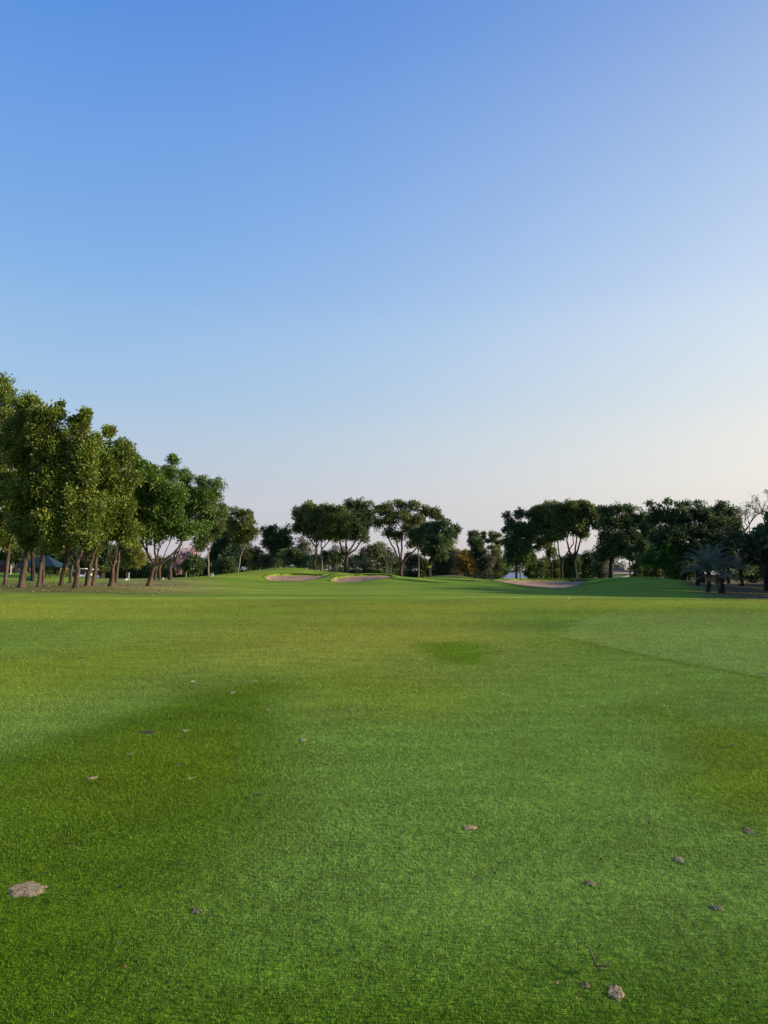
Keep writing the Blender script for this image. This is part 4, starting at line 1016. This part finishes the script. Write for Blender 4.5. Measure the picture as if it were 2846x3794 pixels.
# the pavilion
D = 104; k = D / F
c = drop(158, D)
pav = empty('pavilion', tuple(c), 'open pavilion with a dark green hip roof among the left trees', 'pavilion')
ez = at(158, 2098, D)[2] - c[2]; zt = at(158, 2058, D)[2] - c[2]
hw = 72 * k
m = MB()
e = [(-hw, -hw * 0.8, ez), (hw, -hw * 0.8, ez), (hw, hw * 0.8, ez), (-hw, hw * 0.8, ez)]
r1, r2 = (-0.25, 0, zt), (0.55, 0, zt)
lo = [(p[0], p[1], p[2] - 0.12) for p in e]
m.poly([e[0], e[1], r2, r1]); m.poly([e[2], e[3], r1, r2]); m.poly([e[1], e[2], r2]); m.poly([e[3], e[0], r1]); m.poly(list(reversed(lo)))
for i in range(4): m.poly([lo[i], lo[(i + 1) % 4], e[(i + 1) % 4], e[i]])
m.build('roof', GREENROOF, pav, local=True)
for x, y in ((-hw * 0.72, -hw * 0.5), (10 * k, -hw * 0.5), (-hw * 0.72, hw * 0.5), (hw * 0.72, hw * 0.5)):
    m = MB(); m.box((x, y, (ez - 0.13 - 0.1) / 2), (0.2, 0.2, ez - 0.13 + 0.1)); m.box((x, y, 0.12), (0.32, 0.32, 0.24)); m.build('post', CREAM, pav, local=True)
g = drop(177, 99)
bench = empty('bench', tuple(g), 'dark bench on the lawn beside the pavilion post', 'bench')
m = MB(); m.box((0, 0, 0.42), (0.75, 0.4, 0.09)); m.build('seat', BLACK, bench, local=True)
for x in (-0.3, 0.3):
    m = MB(); m.box((x, 0, 0.17), (0.07, 0.32, 0.4)); m.build('leg', BLACK, bench, local=True)
g = drop(116, 88)
m = MB(); rows = []
for i in range(9):
    t = i / 8; row = []
    for j in range(13):
        s = j / 12 * 2 - 1
        hgt_ = 0.55 * (1 - abs(s) ** 2.2) * math.sin(math.pi * min(1, 0.1 + 0.8 * t)) * (1 + 0.15 * math.sin(5 * s + 3 * t)) + 0.02
        row.append((s * (0.55 + 0.1 * math.sin(4 * t)), (t - 0.5) * 0.9, hgt_))
    rows.append(row)
m.grid(rows)
tag(m.build('tarpaulin', TEAL, None, tuple(g), local=True), 'teal tarpaulin heaped at the foot of the dark trunk', 'tarpaulin')

# golf carts
def cart_build():
    root = empty('golf_cart', (0, 0, 0), 'white golf cart facing the camera, left of the forked trunk', 'golf cart', 'golf carts behind the left row')
    m = MB()
    prof = [(-1.15, 0.35), (-1.18, 0.62), (-1.05, 0.78), (-0.72, 0.86), (-0.62, 0.5), (-0.15, 0.36), (-0.1, 0.62), (0.75, 0.66), (1.15, 0.74), (1.15, 0.35)]
    rows = [[(sx * w, y, z) for y, z in prof] for sx, w in ((-1, 0.55), (-1, 0.58), (1, 0.58), (1, 0.55))]
    m.grid(rows, sm=False)
    m.poly([(-0.55, y, z) for y, z in reversed(prof)]); m.poly([(0.55, y, z) for y, z in prof])
    m.build('body', WHITE, root, local=True)
    m = MB(); m.box((0, -1.2, 0.42), (0.9, 0.08, 0.14)); m.build('bumper', BLACK, root, local=True)
    for s in (-1, 1):
        m = MB(); m.box((s * 0.38, -1.165, 0.66), (0.16, 0.05, 0.09)); m.build('headlight', GREY, root, local=True)
    m = MB(); m.box((0, 0.2, 0.74), (1.05, 0.5, 0.16)); m.box((0, 0.48, 1.0), (1.05, 0.1, 0.44)); m.build('seat', CREAM, root, local=True)
    m = MB(); m.box((0, 0.1, 1.84), (1.2, 1.75, 0.07)); m.box((0, 0.1, 1.885), (1.05, 1.6, 0.03)); m.build('roof', WHITE, root, local=True)
    for s in (-1, 1):
        m = MB(); m.tube([(s * 0.52, -0.78, 0.8), (s * 0.54, -0.62, 1.81)], [0.022, 0.022], 6); m.build('strut', BLACK, root, local=True)
        m = MB(); m.tube([(s * 0.52, 0.62, 0.66), (s * 0.54, 0.8, 1.81)], [0.022, 0.022], 6); m.build('strut', BLACK, root, local=True)
    m = MB(); m.poly([(-0.5, -0.77, 0.86), (0.5, -0.77, 0.86), (0.52, -0.63, 1.78), (-0.52, -0.63, 1.78)]); m.poly([(-0.52, -0.62, 1.78), (0.52, -0.62, 1.78), (0.5, -0.76, 0.86), (-0.5, -0.76, 0.86)])
    m.build('windscreen', GLASS, root, local=True)
    m = MB()
    m.tube([(0.28 + 0.17 * math.cos(t), -0.5 + 0.06 * math.sin(t), 1.02 + 0.16 * math.sin(t)) for t in np.linspace(0, 6.283, 15)], [0.015] * 15, 5, cap=False)
    m.tube([(0.28, -0.5, 1.02), (0.28, -0.68, 0.8)], [0.02, 0.02], 5); m.build('steering_wheel', BLACK, root, local=True)
    for x in (-0.5, 0.5):
        for y in (-0.8, 0.75):
            m = MB(); m.tube([(x - 0.09, y, 0.23), (x - 0.07, y, 0.23), (x + 0.07, y, 0.23), (x + 0.09, y, 0.23)], [0.19, 0.23, 0.23, 0.19], 18); wh = m.build('wheel', BLACK, root, local=True)
            m = MB(); m.tube([(x - 0.1, y, 0.23), (x + 0.1, y, 0.23)], [0.1, 0.1], 12); m.build('hub', GREY, wh, local=True)
    return root
def copy_tree(o, parent=None):
    n_ = o.copy(); COL.objects.link(n_)
    if parent: n_.parent = parent
    for ch in [x for x in S.objects if x.parent == o]: copy_tree(ch, n_)
    return n_
cart = cart_build()
g = drop(307, 124); cart.location = tuple(g); cart.rotation_euler = (0, 0, 0.12)
cart2 = copy_tree(cart)
cart2['label'] = 'second white golf cart, turned to show its side, right of the first'
g = drop(347, 124); cart2.location = tuple(g); cart2.rotation_euler = (0, 0, 0.75)

# the car seen between the first trunks
g = drop(62, 128)
car = empty('parked_car', tuple(g), 'pale silver car seen between the first two trunks', 'car', None, 0.15)
m = MB()
prof = [(-2.0, 0.3), (-2.05, 0.62), (-1.9, 0.8), (-1.0, 0.92), (-0.4, 1.38), (0.9, 1.42), (1.6, 1.0), (2.0, 0.92), (2.05, 0.35)]
m.grid([[(x, s * w, z) for x, z in prof] for s, w in ((-1, 0.72), (-1, 0.84), (1, 0.84), (1, 0.72))], sm=False)
m.poly([(x, -0.72, z) for x, z in prof]); m.poly([(x, 0.72, z) for x, z in reversed(prof)])
m.build('body', SILVER, car, local=True)
m = MB(); m.poly([(-0.85, -0.85, 0.95), (1.35, -0.85, 0.98), (0.85, -0.85, 1.35), (-0.35, -0.85, 1.32)]); m.build('window', GLASS, car, local=True)
for x in (-1.25, 1.25):
    for y in (-0.75, 0.75):
        m = MB(); m.tube([(x, y - 0.1, 0.32), (x, y + 0.1, 0.32)], [0.32, 0.32], 16); m.build('wheel', BLACK, car, local=True)

# flagstick
g = at(1598.5, 2139, 133); g[2] = h1(g[0], g[1])
fl = empty('flagstick', tuple(g), 'yellow flag on a thin pole standing on the green', 'flag')
top = at(1598.5, 2094, 133)[2] - g[2]
m = MB(); m.tube([(0, 0, -0.1), (0, 0, top)], [0.035, 0.03], 8); m.build('pole', POLE_Y, fl, local=True)
m = MB(); rows = []
for i in range(10):
    t = i / 9; row = []
    for j in range(6):
        s = j / 5
        row.append((-0.03 - 0.62 * t, 0.06 * math.sin(5 * t + s) - 0.3 * t, top - 0.02 - 0.18 * t * (1 - s * 0.6) - 0.44 * s * (1 - 0.35 * t)))
    rows.append(row)
m.grid(rows); m.grid([[(p[0], p[1] + 0.012, p[2]) for p in r] for r in rows]); m.build('flag', YELLOW, fl, local=True)

# white box, framed panel, stakes
g = drop(467, 100); k = 100 / F
m = MB(); m.box((0, 0, 0.11), (8 * k, 0.26, 0.24)); m.box((0, 0, 0.245), (9 * k, 0.3, 0.03))
tag(m.build('marker_box', WHITE, None, tuple(g), local=True), 'small white marker box on the grass right of the split trunk', 'marker')
g = drop(786, 115); k = 115 / F
sg = empty('sign_panel', tuple(g), 'small grey panel in a white frame at the foot of the slim pale trunk', 'sign')
m = MB(); m.box((0, 0, 0.25), (9.6 * k, 0.12, 0.5)); m.build('frame', WHITE, sg, local=True)
m = MB(); m.box((0, -0.065, 0.24), (6 * k, 0.02, 0.34)); m.build('panel', GREY, sg, local=True)
for px, D, py, lab in ((478, 101, 2122, 'thin pale stake with a knob, beside the small white box'), (605, 97, 2140, 'short pale stake right of the last leaning tree'), (40, 108, 2093, 'thin cream post on the lawn between the first two trunks')):
    g = drop(px, D); tz = at(px, py, D)[2] - g[2]
    m = MB(); m.tube([(0, 0, -0.1), (0, 0, tz - 0.1)], [0.05, 0.045], 7); m.tube([(0, 0, tz - 0.12), (0, 0, tz - 0.08), (0, 0, tz - 0.02), (0, 0, tz)], [0.05, 0.08, 0.08, 0.03], 7)
    tag(m.build('stake', CREAM, None, tuple(g), local=True), lab, 'stake', 'stakes among the left trees')

# golf ball
g = hit(2108, 2223)
m = MB(); r = 0.032; rows = []
for i in range(9):
    a = math.pi * i / 8
    rows.append([(r * math.sin(a) * math.cos(b), r * math.sin(a) * math.sin(b), 0.03 + r - r * math.cos(a)) for b in np.linspace(0, 2 * math.pi, 13)[:-1]])
m.grid(rows, close=True)
tag(m.build('golf_ball', WHITE, None, tuple(g), local=True), 'small white golf ball lying on the far fairway right of the middle', 'ball')

# divots: patches of sand or soil in the turf (px, py, width px, height px, kind, label)
HOLES = []
DV = [
    (99, 3307, 150, 52, 's', 'largest sandy divot, in the bottom left foreground'),
    (2281, 3689, 62, 52, 's', 'round sandy divot at the bottom right below the twig'),
    (2169, 3663, 40, 28, 'f', 'faint thin sandy divot left of the round one under the twig'),
    (729, 3389, 50, 30, 'f', 'faint greyish divot on the left edge of the deep green patch'),
    (1740, 3074, 66, 22, 's', 'wide sandy divot in the middle of the near fairway'),
    (2517, 3192, 44, 36, 's', 'slanting pale divot in the right foreground'),
    (2186, 3282, 46, 34, 'f', 'faint sandy divot right of the middle in the foreground'),
    (2658, 3373, 50, 28, 'm', 'half sandy, half dark divot in the lower right'),
    (2774, 3084, 50, 26, 'm', 'brown divot near the right edge inside the olive patch'),
    (549, 2711, 70, 15, 'd', 'long dark soil divot left of a small pale one'),
    (684, 2706, 36, 8, 's', 'thin pale divot right of the long dark one'),
    (343, 2885, 42, 16, 's', 'sandy divot near the left edge of the deep green patch'),
    (480, 2795, 28, 14, 'f', 'greyish worn divot below the long dark one'),
    (1301, 2628, 28, 13, 's', 'small sandy divot left of the middle of the fairway'),
    (1122, 2741, 30, 11, 's', 'small pinkish sand divot below and left of its sandy neighbour'),
    (992, 2627, 28, 10, 'f', 'small grey divot beside a dark leaf on the fairway'),
    (943, 2522, 24, 9, 's', 'small sandy divot at the tip of the deep green patch'),
    (862, 2564, 30, 7, 's', 'thin pale divot left of the tip of the deep green patch'),
    (1860, 2573, 24, 8, 's', 'bright pale divot right of the middle of the fairway'),
    (2156, 2619, 28, 8, 's', 'pale pinkish divot farther right than the bright one'),
    (2829, 2497, 50, 9, 'd', 'dark soil divot at the right edge near the rough'),
]
for i, (px, py, wpx, hpx, kind, lab) in enumerate(DV):
    rng = np.random.default_rng(500 + i)
    g = hit(px, py); D = g[1]
    sc = 1.0 if i < 2 else 0.8; wpx *= sc; hpx *= sc; a = wpx / 2 * D / F; b = hpx / 2 * D * D / (EYE * F)
    b = min(b, a * 1.6)
    HOLES.append((g[0], g[1], a * 1.0, b * 1.05, {'s': 0.16, 'd': 0.2, 'm': 0.45, 'f': 0.72}[kind]))
    m = MB(); n = 30; rows = []
    ph = rng.uniform(0, 6.28, 4)
    for k in range(7):
        t = k / 6
        row = []
        for j in range(n):
            th = 2 * math.pi * j / n
            rr = t * (1 + 0.16 * math.sin(2 * th + ph[0]) + 0.12 * math.sin(5 * th + ph[1]) + 0.09 * math.sin(9 * th + ph[2]) + rng.normal() * 0.05)
            row.append((a * rr * math.cos(th), b * rr * math.sin(th), 0.004 + 0.002 * (1 - t) + rng.normal() * 0.001 * (t < 0.99) - 0.006 * (t > 0.99)))
        rows.append(row)
    m.grid(rows, close=True)
    tag(m.build('divot', {'d': SOIL, 'f': DIVOT_WORN, 'm': DIVOT_WORN, 's': DIVOT_SAND}[kind], None, tuple(g + (0, 0, 0.001)), local=True), lab, 'divot', 'divots in the fairway turf')

# fallen leaves (px, py, length px, kind, label)
FLV = [
    (297, 2443, 22, 'd', 'dark dry leaf alone on the far left of the fairway'),
    (716, 2530, 20, 'p', 'pale dry leaf left of the tip of the deep green patch'),
    (1029, 2621, 18, 'd', 'dark leaf right of the small grey divot'),
    (949, 2961, 36, 'd', 'large dark curled leaf on the edge of the deep green patch'),
    (662, 2841, 28, 'd', 'flat brown leaf in the middle of the deep green patch'),
    (710, 2897, 26, 'p', 'thin pale curled leaf in the deep green patch'),
    (171, 3260, 30, 'd', 'brown leaf just above the largest sandy divot'),
    (442, 3316, 30, 'd', 'narrow brown leaf right of the largest sandy divot'),
    (260, 3149, 16, 'd', 'tiny dark leaf above the largest sandy divot'),
    (1091, 3331, 14, 'd', 'tiny dark leaf in the middle of the near foreground'),
    (1141, 2711, 9, 'd', 'tiny black leaf above the pinkish sand divot'),
    (2287, 2279, 13, 'd', 'black leaf on the distant fairway right of the middle, uppermost of the dark ones'),
    (2265, 2353, 14, 'd', 'dark leaf at the start of the rough on the right'),
    (2478, 2415, 14, 'd', 'dark leaf in the rough below the fairway crest'),
    (2727, 2366, 20, 'd', 'long dark leaf in the pale rough at the far right'),
    (2047, 2439, 16, 'd', 'dark leaf right of the heart shaped patch'),
    (1560, 2450, 16, 'p', 'pale leaf at the lower left of the heart shaped patch'),
    (2027, 2717, 18, 'd', 'dark leaf right of the middle of the fairway'),
    (2540, 2754, 12, 'd', 'small round black leaf left of the olive patch'),
    (2715, 2773, 34, 'd', 'crumpled dark leaf in the olive patch at the right'),
    (1575, 2936, 14, 'd', 'small dark leaf just right of the centre line, in the near fairway'),
    (2022, 2967, 12, 'd', 'small dark leaf right of the centre in the near fairway'),
    (2401, 3063, 18, 'd', 'dark leaf above the slanting pale divot'),
    (2817, 3222, 36, 'd', 'dark flat leaf at the right edge below the olive patch'),
    (1453, 2236, 9, 'd', 'dark leaf on the far fairway straight below the middle bunker'),
    (2423, 2548, 14, 'd', 'dark leaf on the fairway just below the curved edge of the rough'),
    (1573, 2568, 14, 'd', 'dark leaf below the heart shaped patch'),
    (604, 2482, 12, 'd', 'small dark leaf in the yellowish turf on the left'),
]
for i, (px, py, lpx, kind, lab) in enumerate(FLV):
    rng = np.random.default_rng(700 + i)
    g = hit(px, py); L = lpx * g[1] / F
    m = MB(); rows = []
    cu, cw = rng.uniform(0.15, 0.4), rng.uniform(0.3, 0.45)
    for s in np.linspace(-1, 1, 9):
        wv = cw * (1 - abs(s) ** 1.7) + 0.02
        rows.append([(L / 2 * s, L / 2 * wv * q, L / 2 * (cu * q * q * wv * 2 + 0.22 * s * s * cu + 0.08 * math.sin(4 * s + i))) for q in (-1, -0.5, 0, 0.5, 1)])
    m.grid(rows)
    m.tube([(L / 2, 0, L * 0.1), (L * 0.68, 0.02 * L, L * 0.14)], [L * 0.015, L * 0.008], 5)
    o = m.build('fallen_leaf', PALE_LEAF if kind == 'p' else DRY_LEAF, None, tuple(g + (0, 0, 0.02)), local=True)
    o.rotation_euler = (rng.uniform(-0.2, 0.2), rng.uniform(-0.2, 0.2), rng.uniform(-0.5, 0.5))
    tag(o, lab, 'leaf', 'dry leaves lying on the fairway')
# the twig
pts = [hit(2185, 3565), hit(2207, 3610), hit(2222, 3625)]
m = MB(); o_ = pts[0].copy()
def lift(p, z): return p + np.array((0, 0, z))
m.tube([lift(hit(2184, 3568), 0.05), lift(hit(2195, 3595), 0.045), lift(hit(2208, 3618), 0.03)], [0.0025, 0.003, 0.004], 6)
m.tube([lift(hit(2208, 3618), 0.03), lift(hit(2240, 3622), 0.032), lift(hit(2270, 3613), 0.04)], [0.004, 0.0032, 0.002], 6)
m.tube([lift(hit(2212, 3620), 0.03), lift(hit(2222, 3632), 0.03), lift(hit(2232, 3634), 0.028)], [0.0035, 0.003, 0.002], 6)
tag(m.build('twig', DRY_LEAF, None, tuple(pts[1])), 'thin dark forked twig lying in the grass at the lower right', 'twig')

# fallen leaves on the bare ground under both groups of trees, too many to count
rng = np.random.default_rng(31)
n = 2200
yy = 48 + 34 * rng.beta(2, 2, n); u = np.where(rng.uniform(size=n) < 0.6, -0.62 + 0.36 * rng.uniform(0, 1, n) ** 1.5, rng.uniform(0.42, 0.75, n)); xx = u * yy
zz = surf(xx, yy)
a = rng.uniform(0, 6.28, n); L = rng.uniform(0.05, 0.13, n)
d1 = np.stack([np.cos(a) * L, np.sin(a) * L, rng.uniform(-0.02, 0.04, n)], 1); d2 = np.stack([-np.sin(a) * L * 0.5, np.cos(a) * L * 0.5, rng.uniform(-0.02, 0.04, n)], 1)
c = np.stack([xx, yy, zz + 0.03], 1)
V = np.stack([c - d1, c + d2, c + d1, c - d2], 1).reshape(-1, 3)
tag(mesh_np('leaf_litter', V, np.arange(4 * n).reshape(-1, 4), LM['straw']), 'dry leaf litter strewn over the bare ground under the trees', 'leaf litter', kind='stuff')

# tiny dark bits of dead leaf and thatch all over the fairway
rng = np.random.default_rng(37)
n = 1500
yy = 2.3 * (34 / 2.3) ** rng.uniform(0, 1, n); xx = (rng.uniform(0, 1, n) - 0.5) * (1.1 * yy + 1.5)
L = rng.uniform(0.004, 0.014, n) * (0.7 + 0.03 * yy); a = rng.uniform(0, 6.28, n)
d1 = np.stack([np.cos(a) * L, np.sin(a) * L, rng.uniform(-0.004, 0.006, n)], 1); d2 = np.stack([-np.sin(a) * L * 0.45, np.cos(a) * L * 0.45, rng.uniform(0, 0.006, n)], 1)
c = np.stack([xx, yy, surf(xx, yy) + 0.02], 1)
V = np.stack([c - d1, c + d2, c + d1, c - d2], 1).reshape(-1, 3)
tag(mesh_np('leaf_debris', V, np.arange(4 * n).reshape(-1, 4), DRY_LEAF), 'tiny dark bits of dead leaf scattered over the fairway', 'leaf debris', kind='stuff')

# ------------------------------------------------------------------ grass blades of the near fairway
rng = np.random.default_rng(9)
K = 42000.0
d_ = np.linspace(2.2, 46, 800)
wid = 1.06 * d_ + 4.0
fade = 1 - sstep(22, 46, d_)
dens = K / d_ * fade
cdf = np.cumsum(wid * dens); N = int(cdf[-1] * (d_[1] - d_[0])); cdf /= cdf[-1]
yy = np.interp(rng.uniform(0, 1, N), cdf, d_)
xx = (rng.uniform(0, 1, N) - 0.5) * (1.06 * yy + 4.0)
keep = np.ones(N, dtype=bool)
for hx, hy, a, b, ch in HOLES:
    q = ((xx - hx) / a) ** 2 + ((yy - hy) / b) ** 2
    keep &= ~((q < 1.1) & (rng.uniform(0, 1, N) > ch + (1 - ch) * q ** 2))
xx, yy = xx[keep], yy[keep]; N = len(xx)
rw = rough_w(xx, yy)
zz = surf(xx, yy)
hgt_b = rng.uniform(0.008, 0.019, N) * (1 + 0.35 * rw) * (1 + 0.12 * wob(xx, yy, 0.4))
wb = np.maximum(0.0027, yy * 0.00075) * rng.uniform(0.7, 1.3, N)
az = rng.uniform(0, 2 * math.pi, N)
lean = rng.uniform(0.1, 0.95, N)
base = np.stack([xx, yy, zz - 0.003], 1)
dirx = np.stack([np.cos(az), np.sin(az)], 1)
fa = rng.uniform(0, 2 * math.pi, N)
sv = np.stack([np.cos(fa), np.sin(fa), np.zeros(N)], 1) * (wb / 2)[:, None]
tip = base + np.stack([dirx[:, 0] * lean * hgt_b, dirx[:, 1] * lean * hgt_b, hgt_b], 1)
mid = base + (tip - base) * 0.5 + np.array((0, 0, 1.0)) * (hgt_b * 0.14)[:, None]
V = np.stack([base - sv, base + sv, mid + sv * 0.8, tip, mid - sv * 0.8], 1).reshape(-1, 3)
i0 = np.arange(N) * 5
# each blade is one strip: a quad and a tip triangle, stored as two quads sharing the middle
F1 = np.stack([i0, i0 + 1, i0 + 2, i0 + 4], 1)
F2 = np.stack([i0 + 4, i0 + 2, i0 + 3], 1)
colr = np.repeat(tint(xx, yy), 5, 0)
me = bpy.data.meshes.new('grass_blades')
me.vertices.add(len(V)); me.vertices.foreach_set('co', V.astype(np.float32).ravel())
lv = np.concatenate([F1.ravel(), F2.ravel()]).astype(np.int32)
me.loops.add(len(lv)); me.loops.foreach_set('vertex_index', lv)
ls = np.concatenate([np.arange(N) * 4, 4 * N + np.arange(N) * 3]).astype(np.int32)
lt = np.concatenate([np.full(N, 4), np.full(N, 3)]).astype(np.int32)
me.polygons.add(2 * N); me.polygons.foreach_set('loop_start', ls); me.polygons.foreach_set('loop_total', lt)
ca = me.color_attributes.new('tint', 'FLOAT_COLOR', 'POINT')
c4 = np.ones((len(V), 4), dtype=np.float32); c4[:, :3] = colr
ca.data.foreach_set('color', c4.ravel())
me.update(calc_edges=True)
me.materials.append(BLADE)
gb = bpy.data.objects.new('grass_blades', me); COL.objects.link(gb)
tag(gb, 'short mown grass blades of the near fairway', 'grass', kind='stuff')
